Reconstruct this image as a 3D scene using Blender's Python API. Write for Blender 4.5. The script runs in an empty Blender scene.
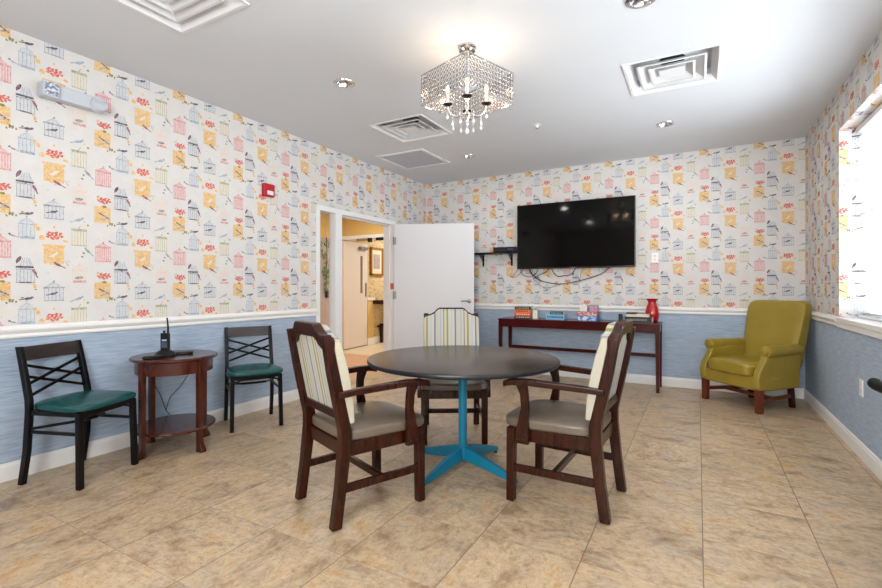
import bpy, math, random
from mathutils import Vector, Matrix
random.seed(7)
C = bpy.context.scene.collection
PI = math.pi
XL, XR, YB, ZC, YF = -3.652, 0.98, 6.07, 2.74, -1.3   # room shell, metres

# ------------------------------------------------------------------ materials
def lin(c):
    return tuple(((v/255)/12.92 if v/255 <= .04045 else ((v/255+.055)/1.055)**2.4) for v in c) + (1,)
MATS = {}
def mat(name, col, rough=.5, metal=0, var=None, scale=8, stretch=(1,1,1), amt=.5, bump=0, bscale=60, spec=.5,
        trans=0, emit=None, estr=0, coat=0, detail=3):
    if name in MATS: return MATS[name]
    m = bpy.data.materials.new(name); m.use_nodes = True
    nt = m.node_tree; N = nt.nodes; L = nt.links; b = N['Principled BSDF']
    b.inputs['Base Color'].default_value = lin(col)
    b.inputs['Roughness'].default_value = rough; b.inputs['Metallic'].default_value = metal
    b.inputs['Specular IOR Level'].default_value = spec
    b.inputs['Transmission Weight'].default_value = trans
    b.inputs['Coat Weight'].default_value = coat
    if emit:
        b.inputs['Emission Color'].default_value = lin(emit); b.inputs['Emission Strength'].default_value = estr
    if var or bump:
        tc = N.new('ShaderNodeTexCoord'); mp = N.new('ShaderNodeMapping'); mp.inputs['Scale'].default_value = stretch
        L.new(tc.outputs['Object'], mp.inputs['Vector'])
    if var:
        n = N.new('ShaderNodeTexNoise'); n.inputs['Scale'].default_value = scale; n.inputs['Detail'].default_value = detail
        L.new(mp.outputs[0], n.inputs['Vector'])
        r = N.new('ShaderNodeValToRGB'); r.color_ramp.elements[0].position = .5-amt/2; r.color_ramp.elements[1].position = .5+amt/2
        r.color_ramp.elements[0].color = lin(col); r.color_ramp.elements[1].color = lin(var)
        L.new(n.outputs['Fac'], r.inputs[0]); L.new(r.outputs[0], b.inputs['Base Color'])
    if bump:
        n2 = N.new('ShaderNodeTexNoise'); n2.inputs['Scale'].default_value = bscale
        L.new(mp.outputs[0], n2.inputs['Vector'])
        bp = N.new('ShaderNodeBump'); bp.inputs['Strength'].default_value = bump; bp.inputs['Distance'].default_value = .002
        L.new(n2.outputs['Fac'], bp.inputs['Height']); L.new(bp.outputs[0], b.inputs['Normal'])
    MATS[name] = m
    return m

WHITE = mat('white_paint', (232,234,238), .45)
TRIM = mat('trim_paint', (236,236,236), .4)
CEIL = mat('ceiling_paint', (214,219,226), .9, var=(217,222,229), scale=2)
PAPER = mat('wallpaper_ground', (213,212,212), .75, var=(220,218,217), scale=14)
GRASS = mat('blue_grasscloth', (136,158,184), .8, var=(186,201,219), scale=9, stretch=(.9,.9,14), amt=.55, bump=.15, bscale=40, detail=6)
DOORM = mat('door_paint', (212,213,218), .5)
BLACKM = mat('black_metal', (9,7,10), .28, spec=.28)
CHROME = mat('chrome', (215,215,220), .12, 1)
NICKEL = mat('brushed_nickel', (160,160,162), .3, 1)
WOOD = mat('dark_cherry_wood', (28,9,4), .24, var=(58,21,9), scale=7, stretch=(5,5,.7), amt=.5, spec=.35)
MAHOG = mat('mahogany', (52,6,8), .22, var=(74,10,10), scale=6, stretch=(.8,5,5), amt=.5, spec=.3)
CHERRY = mat('end_table_cherry', (48,14,8), .25, var=(88,34,16), scale=8, stretch=(3,3,.8), amt=.6, coat=.35)
LEGW = mat('armchair_leg_wood', (84,32,12), .35, var=(112,50,22), scale=8, stretch=(5,5,1))
TAUPE = mat('taupe_vinyl', (98,87,75), .30, var=(108,96,84), scale=5, bump=.08, bscale=200)
GREENV = mat('green_vinyl', (4,66,66), .26, var=(8,80,80), scale=4, bump=.05, bscale=180)
OLIVE = mat('chartreuse_leather', (142,122,38), .30, var=(158,136,52), scale=5, bump=.1, bscale=120)
TOPM = mat('tabletop_laminate', (42,31,25), .25, var=(54,41,34), scale=3, stretch=(1,7,1), amt=.6)
EDGE = mat('tabletop_edge', (24,27,36), .35)  # bluish tint is the rim's reflection put into the colour
TEAL = mat('teal_paint', (4,104,136), .36, var=(8,118,150), scale=10)
BLACKP = mat('black_plastic', (9,9,11), .38, spec=.35)
SCREEN = mat('tv_screen', (1,1,1), .07, spec=.22)
BEZEL = mat('tv_bezel', (12,12,14), .25)
REDG = mat('red_glaze', (176,8,18), .12, coat=.5)
REDP = mat('red_plastic', (176,20,32), .35)
PLATE = mat('plate_white', (238,238,236), .35)
DARK = mat('dark_void', (14,14,16), .8)
BULB = mat('bulb_glow', (255,240,220), .3, emit=(255,222,178), estr=5)
LENS = mat('downlight_lens', (230,230,225), .4, emit=(255,246,232), estr=.5)
CRYS = mat('crystal', (250,250,252), .08, spec=1.0, trans=.35)
VENTM = mat('vent_white', (226,228,232), .5)
CORRW = mat('corridor_yellow_paint', (222,188,120), .7)
CORRB = mat('corridor_wallpaper_ground', (214,192,148), .7)
CORRF = mat('corridor_pale_floor', (214,196,164), .4, var=(224,208,178), scale=3)
CORRL = mat('corridor_wood_floor', (192,146,112), .4, var=(206,162,128), scale=6, stretch=(6,.6,1))
CORRD = mat('corridor_door_paint', (224,214,208), .5)
GOLD = mat('gold_frame', (176,120,44), .35, .5)
LEAFG = mat('garland_leaf', (70,110,60), .6, var=(110,140,84), scale=30)

def glass_mat():
    m = bpy.data.materials.new('window_glass'); m.use_nodes = True
    nt = m.node_tree; N = nt.nodes; L = nt.links; N.clear()
    o = N.new('ShaderNodeOutputMaterial'); mx = N.new('ShaderNodeMixShader'); t = N.new('ShaderNodeBsdfTransparent')
    g = N.new('ShaderNodeBsdfGlossy'); g.inputs['Roughness'].default_value = .02
    f = N.new('ShaderNodeLayerWeight'); f.inputs['Blend'].default_value = .5
    pw = N.new('ShaderNodeMath'); pw.operation = 'POWER'; pw.inputs[1].default_value = 5; L.new(f.outputs['Facing'], pw.inputs[0])
    ma = N.new('ShaderNodeMath'); ma.operation = 'MULTIPLY_ADD'; ma.inputs[1].default_value = .6; ma.inputs[2].default_value = .035; L.new(pw.outputs[0], ma.inputs[0])
    t.inputs['Color'].default_value = (.97,.98,.98,1)
    L.new(ma.outputs[0], mx.inputs[0]); L.new(t.outputs[0], mx.inputs[1]); L.new(g.outputs[0], mx.inputs[2]); L.new(mx.outputs[0], o.inputs[0])
    return m
GLASS = glass_mat()
def slat_mat():
    m = bpy.data.materials.new('translucent_slat'); m.use_nodes = True
    nt = m.node_tree; N = nt.nodes; L = nt.links; N.clear()
    o = N.new('ShaderNodeOutputMaterial'); mx = N.new('ShaderNodeMixShader'); mx.inputs[0].default_value = .06
    d = N.new('ShaderNodeBsdfDiffuse'); d.inputs[0].default_value = lin((242,242,242)); t = N.new('ShaderNodeBsdfTranslucent'); t.inputs[0].default_value = lin((240,240,240))
    L.new(d.outputs[0], mx.inputs[1]); L.new(t.outputs[0], mx.inputs[2]); L.new(mx.outputs[0], o.inputs[0])
    return m
BLIND = slat_mat()

def stripe_mat():
    m = bpy.data.materials.new('striped_upholstery'); m.use_nodes = True
    nt = m.node_tree; N = nt.nodes; L = nt.links; b = N['Principled BSDF']; b.inputs['Roughness'].default_value = .8
    tc = N.new('ShaderNodeTexCoord'); sx = N.new('ShaderNodeSeparateXYZ'); L.new(tc.outputs['Object'], sx.inputs[0])
    a = N.new('ShaderNodeMath'); a.operation = 'MULTIPLY_ADD'; a.inputs[1].default_value = 1/.172; a.inputs[2].default_value = 10.30
    L.new(sx.outputs['X'], a.inputs[0])
    f = N.new('ShaderNodeMath'); f.operation = 'FRACT'; L.new(a.outputs[0], f.inputs[0])
    r = N.new('ShaderNodeValToRGB'); r.color_ramp.interpolation = 'CONSTANT'
    st = [(0,(176,172,158)),(.08,(104,112,132)),(.15,(186,182,168)),(.26,(158,172,190)),(.33,(182,179,168)),(.46,(138,134,68)),(.54,(184,178,158)),(.66,(112,106,110)),(.70,(184,180,166)),(.80,(150,162,182)),(.86,(178,174,160))]
    el = r.color_ramp.elements
    el[0].position = 0; el[0].color = lin(st[0][1]); el[1].position = st[1][0]; el[1].color = lin(st[1][1])
    for p, c in st[2:]:
        e = el.new(p); e.color = lin(c)
    L.new(f.outputs[0], r.inputs[0]); L.new(r.outputs[0], b.inputs['Base Color'])
    return m
STRIPE = stripe_mat()

def floor_mat():
    m = bpy.data.materials.new('travertine_tile'); m.use_nodes = True
    nt = m.node_tree; N = nt.nodes; L = nt.links; b = N['Principled BSDF']
    def M(op, a, bb=None, c=None):
        n = N.new('ShaderNodeMath'); n.operation = op
        for i, v in enumerate((a, bb, c)):
            if v is None: continue
            if hasattr(v, 'links'): L.new(v, n.inputs[i])
            else: n.inputs[i].default_value = v
        return n.outputs[0]
    tc = N.new('ShaderNodeTexCoord'); sx = N.new('ShaderNodeSeparateXYZ'); L.new(tc.outputs['Object'], sx.inputs[0])
    T = .4572
    u = M('MULTIPLY_ADD', sx.outputs['X'], 1/T, 20-.019/T); v = M('MULTIPLY_ADD', sx.outputs['Y'], 1/T, 20-1.09/T)
    iu = M('FLOOR', u); iv = M('FLOOR', v); fu = M('FRACT', u); fv = M('FRACT', v)
    def edge(fr, w):
        d = M('MINIMUM', fr, M('SUBTRACT', 1, fr)); return M('LESS_THAN', d, w)
    ex = edge(fu, .0050); ey = edge(fv, .0038)
    g = M('MAXIMUM', ex, M('MULTIPLY', ey, .5))
    cmb = N.new('ShaderNodeCombineXYZ'); L.new(iu, cmb.inputs[0]); L.new(iv, cmb.inputs[1])
    wn = N.new('ShaderNodeTexWhiteNoise'); wn.noise_dimensions = '2D'; L.new(cmb.outputs[0], wn.inputs['Vector'])
    wc = N.new('ShaderNodeSeparateXYZ'); L.new(wn.outputs['Color'], wc.inputs[0])
    # vein direction: turned a quarter in some tiles
    turn = M('GREATER_THAN', M('ADD', M('MULTIPLY', sx.outputs['X'], -.32), wn.outputs['Value']), .95)
    px = sx.outputs['X']; py = sx.outputs['Y']
    def mixv(a, bb, t): return M('ADD', M('MULTIPLY', a, M('SUBTRACT', 1, t)), M('MULTIPLY', bb, t))
    al = mixv(px, py, turn); ac = mixv(py, px, turn)
    def vec(sa, sc):
        c = N.new('ShaderNodeCombineXYZ'); L.new(M('MULTIPLY', al, sa), c.inputs[0]); L.new(M('MULTIPLY', ac, sc), c.inputs[1])
        L.new(M('MULTIPLY', wc.outputs[0], 40), c.inputs[2]); return c.outputs[0]
    def noise(vv, s, d, dist=0, rgh=.6):
        n = N.new('ShaderNodeTexNoise'); n.inputs['Scale'].default_value = s; n.inputs['Detail'].default_value = d
        n.inputs['Distortion'].default_value = dist; n.inputs['Roughness'].default_value = rgh
        L.new(vv, n.inputs['Vector']); return n.outputs['Fac']
    n1 = noise(vec(1, 1.5), 4.2, 11, .5, .72); n2 = noise(vec(1, 1.35), 26, 10, .3, .82); n3 = noise(vec(1, 1.4), 4.8, 9, .4, .70)
    def ramp(f, st):
        r = N.new('ShaderNodeValToRGB'); el = r.color_ramp.elements
        el[0].position, el[0].color = st[0][0], lin(st[0][1]); el[1].position, el[1].color = st[1][0], lin(st[1][1])
        for p, c in st[2:]: e = el.new(p); e.color = lin(c)
        L.new(f, r.inputs[0]); return r.outputs[0]
    def mix(t, a, bb, mode='MIX'):
        n = N.new('ShaderNodeMix'); n.data_type = 'RGBA'; n.blend_type = mode
        for i, vv in ((0, t), (6, a), (7, bb)):
            if hasattr(vv, 'links'): L.new(vv, n.inputs[i])
            elif isinstance(vv, (int, float)): n.inputs[i].default_value = vv
            else: n.inputs[i].default_value = lin(vv)
        return n.outputs[2]
    base = ramp(n1, [(.36,(156,128,98)),(.45,(190,162,128)),(.55,(208,184,150)),(.64,(206,164,112))])
    grey = ramp(n3, [(.50,(0,0,0)),(.66,(255,255,255))])
    base = mix(M('MULTIPLY', grey, .40), base, (176,168,160))
    spk = ramp(n2, [(.34,(120,100,84)),(.45,(228,220,210)),(.54,(255,255,255))])
    base = mix(.62, base, spk, 'MULTIPLY')
    lift = ramp(n2, [(.54,(0,0,0)),(.70,(255,255,255))])
    base = mix(M('MULTIPLY', lift, .6), base, (218,204,182))
    tint = M('MULTIPLY_ADD', wc.outputs[1], .14, .85)
    base = mix(1, base, N.new('ShaderNodeCombineColor').outputs[0], 'MULTIPLY') if False else base
    hs = N.new('ShaderNodeHueSaturation'); hs.inputs['Saturation'].default_value = .95; L.new(tint, hs.inputs['Value']); L.new(base, hs.inputs['Color']); base = hs.outputs[0]
    base = mix(M('MULTIPLY', g, .75), base, (92,74,58))
    L.new(base, b.inputs['Base Color'])
    L.new(M('MULTIPLY_ADD', n2, .25, .24), b.inputs['Roughness'])
    bp = N.new('ShaderNodeBump'); bp.inputs['Strength'].default_value = .12; bp.inputs['Distance'].default_value = .002
    L.new(M('SUBTRACT', n2, M('MULTIPLY', g, 2)), bp.inputs['Height']); L.new(bp.outputs[0], b.inputs['Normal'])
    return m
FLOORM = floor_mat()

# ------------------------------------------------------------------ mesh builder
class MB:
    def __init__(s): s.v = []; s.f = []; s.mi = []; s.m = []
    def mat(s, m):
        if m not in s.m: s.m.append(m)
        return s.m.index(m)
    def add(s, vs, fs, m=None, T=None):
        k = len(s.v); i = s.mat(m) if m else 0
        s.v += [tuple(T @ Vector(p)) if T else tuple(p) for p in vs]
        s.f += [tuple(k+j for j in f) for f in fs]; s.mi += [i]*len(fs)
        return s
    def box(s, x0, x1, y0, y1, z0, z1, m=None, T=None):
        v = [(x,y,z) for x in (x0,x1) for y in (y0,y1) for z in (z0,z1)]
        return s.add(v, [(0,1,3,2),(4,6,7,5),(0,4,5,1),(2,3,7,6),(0,2,6,4),(1,5,7,3)], m, T)
    def cbox(s, c, d, m=None, T=None):
        return s.box(c[0]-d[0]/2,c[0]+d[0]/2,c[1]-d[1]/2,c[1]+d[1]/2,c[2]-d[2]/2,c[2]+d[2]/2,m,T)
    def rings(s, rs, m=None, caps=True, T=None, closed=False):
        n = len(rs[0]); v = [p for r in rs for p in r]; f = []
        K = len(rs)
        for i in range(K if closed else K-1):
            a = i*n; b = ((i+1) % K)*n
            for j in range(n): f.append((a+j, a+(j+1)%n, b+(j+1)%n, b+j))
        if caps and not closed: f += [tuple(range(n-1,-1,-1)), tuple((K-1)*n+j for j in range(n))]
        return s.add(v, f, m, T)
    def lathe(s, prof, n=24, m=None, T=None, caps=True):
        rs = [[(r*math.cos(2*PI*k/n), r*math.sin(2*PI*k/n), z) for k in range(n)] for r, z in prof]
        return s.rings(rs, m, caps, T)
    def tube(s, pts, r, n=8, m=None, T=None, closed=False):
        P = [Vector(p) for p in pts]; rs = []; K = len(P); up = None
        for i, p in enumerate(P):
            if closed: t = (P[(i+1)%K]-P[i-1]).normalized()
            else: t = (P[min(i+1,K-1)]-P[max(i-1,0)]).normalized()
            if up is None:
                up = Vector((0,0,1)) if abs(t.z) < .9 else Vector((1,0,0))
            a = t.cross(up).normalized(); b = a.cross(t).normalized(); up = b
            rr = r[i] if isinstance(r, (list, tuple)) else r
            rs.append([p+a*rr*math.cos(2*PI*k/n)+b*rr*math.sin(2*PI*k/n) for k in range(n)])
        return s.rings(rs, m, True, T, closed)
    def sweep(s, pts, w, d, m=None, T=None):       # rectangular section in x,y swept mostly along z
        rs = []
        for i, (x,y,z) in enumerate(pts):
            ww = w[i] if isinstance(w, (list,tuple)) else w; dd = d[i] if isinstance(d, (list,tuple)) else d
            rs.append([(x-ww/2,y-dd/2,z),(x+ww/2,y-dd/2,z),(x+ww/2,y+dd/2,z),(x-ww/2,y+dd/2,z)])
        return s.rings(rs, m, True, T)
    def bar(s, a, b, w, h, m=None, T=None, up=(0,0,1)):
        a = Vector(a); b = Vector(b); t = (b-a).normalized(); u = Vector(up)
        x = t.cross(u).normalized(); z = x.cross(t).normalized()
        rs = [[p+x*(i*w/2)+z*(j*h/2) for i, j in ((-1,-1),(1,-1),(1,1),(-1,1))] for p in (a, b)]
        return s.rings(rs, m, True, T)
    def prism(s, poly, fn0, fn1, m=None, T=None):  # poly of (a,b), fn maps to 3D for both faces
        n = len(poly); v = [fn0(*p) for p in poly]+[fn1(*p) for p in poly]
        f = [tuple(range(n)), tuple(range(2*n-1,n-1,-1))]+[(i,n+i,n+(i+1)%n,(i+1)%n) for i in range(n)]
        return s.add(v, f, m, T)
    def pillow(s, c, d, e=5, seg=12, fn=None, m=None, T=None):
        idx = {}; v = []; f = []
        def V(p):
            k = tuple(round(q,4) for q in p)
            if k not in idx:
                x,y,z = p; L = (abs(x)**e+abs(y)**e+abs(z)**e)**(1/e); q = (x/L,y/L,z/L)
                q = (c[0]+q[0]*d[0]/2, c[1]+q[1]*d[1]/2, c[2]+q[2]*d[2]/2)
                if fn: q = fn(*q)
                idx[k] = len(v); v.append(q)
            return idx[k]
        for ax in range(3):
            for sg in (-1,1):
                for i in range(seg):
                    for j in range(seg):
                        q = []
                        for a_, b_ in ((0,0),(1,0),(1,1),(0,1)):
                            aa = -1+2*(i+a_)/seg; bb = -1+2*(j+b_)/seg
                            aa = math.tan(aa*.78)/math.tan(.78); bb = math.tan(bb*.78)/math.tan(.78)
                            p = [0,0,0]; p[ax] = sg; p[(ax+1)%3] = aa; p[(ax+2)%3] = bb
                            q.append(V(p))
                        if sg < 0: q.reverse()
                        f.append(tuple(q))
        return s.add(v, f, m, T)
    def build(s, name, mats=None, parent=None, smooth=False, bevel=0, sub=0, loc=None, rotz=0, seg=2):
        me = bpy.data.meshes.new(name); me.from_pydata(s.v, [], s.f)
        ms = [mats] if mats and not isinstance(mats, list) else (mats or s.m)
        for m in ms: me.materials.append(m)
        if not mats: me.polygons.foreach_set('material_index', s.mi)
        me.update()
        import bmesh
        bm = bmesh.new(); bm.from_mesh(me); 
        if s.f and not getattr(s, 'keepn', False): bmesh.ops.recalc_face_normals(bm, faces=bm.faces)
        bm.to_mesh(me); bm.free()
        if smooth: me.polygons.foreach_set('use_smooth', [True]*len(me.polygons))
        o = bpy.data.objects.new(name, me); C.objects.link(o)
        if parent: o.parent = parent
        if loc: o.location = loc
        if rotz: o.rotation_euler.z = rotz
        if bevel:
            b = o.modifiers.new('bevel','BEVEL'); b.width = bevel; b.segments = seg; b.limit_method = 'ANGLE'; b.angle_limit = math.radians(35)
            if not smooth: me.polygons.foreach_set('use_smooth', [True]*len(me.polygons)); w = o.modifiers.new('wn','WEIGHTED_NORMAL')
        if sub:
            b = o.modifiers.new('sub','SUBSURF'); b.levels = sub; b.render_levels = sub
        if smooth and not sub and not bevel:
            me.set_sharp_from_angle(angle=math.radians(40))
        return o

def thing(name, label, cat, loc=(0,0,0), rotz=0, group=None):
    o = bpy.data.objects.new(name, None); C.objects.link(o); o.empty_display_size = .1
    o.location = loc; o.rotation_euler = (0,0,rotz); o['label'] = label; o['category'] = cat
    if group: o['group'] = group
    return o
def tag(o, label, cat, group=None):
    o['label'] = label; o['category'] = cat
    if group: o['group'] = group
    return o
def struct(o, label=None):
    o['kind'] = 'structure'
    if label: o['label'] = label
    return o
def dup(root, loc, rotz, label, group=None):
    r = root.copy(); C.objects.link(r); r.location = loc; r.rotation_euler = (0,0,rotz); r['label'] = label
    if group: r['group'] = group
    for ch in list(root.children):
        c = ch.copy(); C.objects.link(c); c.parent = r
        for g in list(ch.children):
            d = g.copy(); C.objects.link(d); d.parent = c
    return r

# ------------------------------------------------------------------ wallpaper motifs (u right, v up, metres)
PC = {k: mat('ink_'+k, c, .8, var=v, scale=85, amt=.34, detail=5) for k, c, v in [
    ('red',(200,74,66),(222,140,128)), ('yellow',(220,172,102),(228,204,164)), ('pink',(204,134,136),(222,190,188)),
    ('pinkpale',(222,192,194),(222,212,212)), ('grey',(122,126,140),(186,186,192)), ('blue',(132,154,172),(192,198,205)),
    ('green',(144,156,110),(198,202,182)), ('dark',(66,56,72),(132,122,132)), ('leaf',(112,112,52),(166,162,110)),
    ('wash',(226,212,192),(219,216,213)), ('washblue',(196,202,210),(214,214,216)), ('plum',(128,68,88),(178,128,138))]}
def ell(cx, cy, rx, ry, rot=0, n=8):
    c, s = math.cos(rot), math.sin(rot)
    return [(cx+rx*math.cos(2*PI*k/n)*c-ry*math.sin(2*PI*k/n)*s, cy+rx*math.cos(2*PI*k/n)*s+ry*math.sin(2*PI*k/n)*c) for k in range(n)]
def rc(x0, y0, x1, y1): return [(x0,y0),(x1,y0),(x1,y1),(x0,y1)]
def ln(x0, y0, x1, y1, w=.004):
    L = math.hypot(x1-x0, y1-y0); nx, ny = -(y1-y0)/L*w/2, (x1-x0)/L*w/2
    return [(x0-nx,y0-ny),(x1-nx,y1-ny),(x1+nx,y1+ny),(x0+nx,y0+ny)]
def bird(x, y, a, s, col, flip=1):
    c, q = math.cos(a), math.sin(a)
    return [(ell(x,y,.021*s,.0085*s,a), col, 3), (ell(x+.02*s*flip*c, y+.02*s*flip*q+.004*s,.008*s,.007*s,0,6), col, 3),
            (ln(x-.012*s*flip*c, y-.012*s*flip*q, x-.045*s*flip*c, y-.045*s*flip*q-.002, .006*s), col, 3)]
def cage(x0, x1, z0, z1, roof, col, wash, bars=6, w=.0028):
    o = [(rc(x0,z0,x1,z1), wash, 1)]
    xm = (x0+x1)/2
    if roof > 0: o.append(([(x0-.003,z1),(x1+.003,z1),(xm+.012,z1+roof*.8),(xm,z1+roof),(xm-.012,z1+roof*.8)], wash, 1))
    for k in range(bars+1):
        x = x0+(x1-x0)*k/bars; o.append((ln(x,z0,x,z1,w), col, 2))
        if roof > 0 and k % 2 == 0: o.append((ln(x,z1,xm,z1+roof*.9,w*.8), col, 2))
    o += [(ln(x0-.004,z0,x1+.004,z0,w*2), col, 2), (ln(x0-.004,z1,x1+.004,z1,w*1.8), col, 2)]
    o.append((ell(xm, z1+roof+.004, .006,.006,0,6), col, 2))
    return o
def motifs():
    R = random.Random(3); o = []
    # column A
    o += [(ell(0,-.012,.075,.030,0,10),'wash',1)]
    for k in range(17):
        a = k*2.4; r = math.sqrt((k+.5)/17); o.append((ell(.047*r*math.cos(a), .025*r*math.sin(a)+.004, R.uniform(.008,.012), R.uniform(.005,.008), R.uniform(-.6,.6),7),'red',2))
    o += [(ell(-.06,-.02,.016,.011,.5,6),'yellow',2),(ell(.062,-.028,.016,.009,-.3,6),'yellow',2),(ell(0,.058,.006,.010,0,6),'yellow',2)]
    o += [(rc(-.054,-.178,.054,-.058),'yellow',2),(rc(-.062,-.070,.062,-.056),'yellow',2),([(-.03,-.17),(.03,-.17),(.022,-.186),(-.022,-.186)],'yellow',2)]
    o += [(ell(.004,-.118,.026,.009,.7),'wash',3),(ell(-.010,-.132,.016,.006,.1),'wash',3)]
    o += bird(.022,-.185,-.45,1.0,'plum',-1)+[(ell(.062+.006*k,-.16-.012*(k%3),.004,.006,.5,5),'green',2) for k in range(4)]
    o += cage(-.050,.050,-.418,-.332,.036,'grey','washblue',5)+bird(-.004,-.373,.2,.9,'dark')+[(ln(-.058,-.337,.058,-.333,.007),'grey',2)]
    # column B
    u = .138
    o += bird(u-.002,.122,.35,1.15,'blue')+[(ell(u+.052,.092,.008,.007,0,6),'leaf',2),(ell(u+.030,.112,.006,.004,.4,6),'green',2)]
    o += cage(u-.040,u+.042,-.050,.048,.0,'green','wash',5)+[(rc(u-.044,.046,u+.046,.062),'green',2),(ln(u-.01,.05,u+.01,.085,.004),'grey',2)]
    o += bird(u+.052,-.085,-.75,1.0,'grey',-1)
    o += [(ell(u+.014+R.uniform(-.016,.016),-.115+R.uniform(-.018,.018),.007,.0045,R.uniform(0,3),6),'leaf',2) for k in range(6)]
    o += cage(u-.035,u+.040,-.300,-.215,.045,'pinkpale','wash',5)+[(ell(u,-.268,.026,.010,.1),'grey',2),(rc(u-.034,-.300,u+.040,-.285),'pink',2)]
    # column C
    u = .285
    for k in range(15):
        a = k*2.4+1; r = math.sqrt((k+.5)/15); o.append((ell(u+.006+.040*r*math.cos(a), -.254+.022*r*math.sin(a), R.uniform(.008,.011), R.uniform(.005,.008), R.uniform(-.6,.6),7),'red',2))
    o += [(ell(u-.034,-.232,.013,.008,.7,6),'yellow',2),(ell(u+.006,-.296,.014,.009,0,6),'leaf',2)]
    o += [(rc(u-.056,-.412,u+.044,-.298),'yellow',1),(rc(u-.02,-.300,u+.02,-.290),'yellow',1),(ln(u-.03,-.342,u+.036,-.378,.008),'dark',2),(ln(u-.022,-.392,u+.03,-.372,.007),'grey',2),(ln(u,-.372,u+.026,-.350,.005),'blue',2)]
    o += [(ell(u+.050+R.uniform(-.026,.022),-.412+R.uniform(-.016,.014),.008,.0055,R.uniform(0,3),6),'leaf',2) for k in range(8)]
    o += cage(u-.048,u+.044,-.150,-.050,.030,'pink','pinkpale',7,.0050)+[(rc(u-.048,-.060,u+.044,-.046),'pink',2)]
    o += bird(u+.056,-.016,-.25,.65,'grey',-1)+[(ell(u+.038,-.006,.006,.006,0,6),'dark',3)]
    # column D
    u = -.145
    o += [(ell(u-.034,-.160,.010,.024,-.5),'dark',2),(ln(u-.045,-.185,u-.03,-.150,.006),'plum',3)]
    o += cage(u-.044,u+.044,-.302,-.220,.0,'grey','washblue',5)+[(rc(u-.048,-.212,u+.040,-.200),'dark',2),(rc(u-.030,-.306,u+.03,-.298),'dark',2)]
    for a in (.3,.8,1.35,1.9,2.4): o.append((ln(u+.036*math.cos(a),-.200,u+.018*math.cos(a),-.150,.003),'blue',2))
    o += [(ell(u+.044,-.236,.008,.020,.6),'plum',3),(ln(u+.048,-.246,u+.060,-.272,.006),'dark',3)]
    o += [(ell(u+.052+R.uniform(-.015,.015),-.315+R.uniform(-.022,.022),.010,.007,R.uniform(0,3),6),'yellow',2) for k in range(4)]+[(ell(u+.05,-.345,.006,.005,0,6),'leaf',2)]
    o += bird(u+.012,.128,.12,1.0,'dark')+[(ell(u-.016,.134,.008,.005,0,6),'leaf',2)]
    o += cage(u-.034,u+.044,-.024,.062,.044,'blue','washblue',4)+[(rc(u-.026,-.030,u+.044,-.014),'blue',2)]
    o += [(ell(u+.062,.040,.012,.016,.3,6),'yellow',2),(ell(u+.046,.060,.009,.013,-.5,6),'yellow',2),(ell(u+.078,-.014,.012,.016,-.4,6),'yellow',2)]
    for k in range(16): o.append((ell(R.uniform(-.2,.33),R.uniform(-.4,.12),R.uniform(.008,.024),R.uniform(.006,.014),R.uniform(0,3),8),'wash',1))
    for k in range(14): o.append((ell(R.uniform(-.2,.33),R.uniform(-.4,.12),.004,.003,0,5),R.choice(['yellow','leaf','grey','yellow']),2))
    for cx_, z0, z1 in ((-.145,-.225,-.165),(0,-.345,-.30),(-.14,.05,.10)): o.append((ell(cx_,(z0+z1)/2,.038,(z1-z0)/2,0,10),'washblue',1))
    return o
MOT = sorted(motifs(), key=lambda q: q[2]); MOT = [(p, c, 1+.015*k) for k, (p, c, l) in enumerate(MOT)]
def clip(poly, x0, y0, x1, y1):
    for ax, lim, sg in ((0,x0,1),(0,x1,-1),(1,y0,1),(1,y1,-1)):
        out = []
        for i in range(len(poly)):
            a, b = poly[i-1], poly[i]; ia = (a[ax]-lim)*sg >= 0; ib = (b[ax]-lim)*sg >= 0
            if ia != ib:
                t = (lim-a[ax])/(b[ax]-a[ax]); out.append((a[0]+(b[0]-a[0])*t, a[1]+(b[1]-a[1])*t))
            if ib: out.append(b)
        poly = out
        if len(poly) < 3: return None
    return poly
PV, Z0 = .530, 2.031
def paper(mb, regions, phase, PU, fn, ink=None):   # fn(u, v, off) -> world
    for (u0, v0, u1, v1) in regions:
        i0 = math.floor((u0-phase)/PU)-1; i1 = math.ceil((u1-phase)/PU)+1
        j0 = math.floor((v0-Z0)/PV)-1; j1 = math.ceil((v1-Z0)/PV)+1
        sc = PU/.546
        for i in range(i0, i1+1):
            for j in range(j0, j1+1):
                for p, c, l in MOT:
                    q = clip([(phase+i*PU+a*sc, Z0+j*PV+b) for a, b in p], u0, v0, u1, v1)
                    if q: mb.add([fn(a, b, .0004*l) for a, b in q], [tuple(range(len(q)))], PC[c] if not ink else ink[hash(c) % len(ink)])
def cells(u0, v0, u1, v1, holes):
    us = sorted({u0,u1,*[h[0] for h in holes],*[h[2] for h in holes]}); vs = sorted({v0,v1,*[h[1] for h in holes],*[h[3] for h in holes]})
    us = [u for u in us if u0 <= u <= u1]; vs = [v for v in vs if v0 <= v <= v1]
    out = []
    for a, b in zip(us, us[1:]):
        for c, d in zip(vs, vs[1:]):
            m = ((a+b)/2, (c+d)/2)
            if not any(h[0] < m[0] < h[2] and h[1] < m[1] < h[3] for h in holes): out.append((a,c,b,d))
    return out
ZR = .915     # wallpaper starts behind the chair rail

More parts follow.
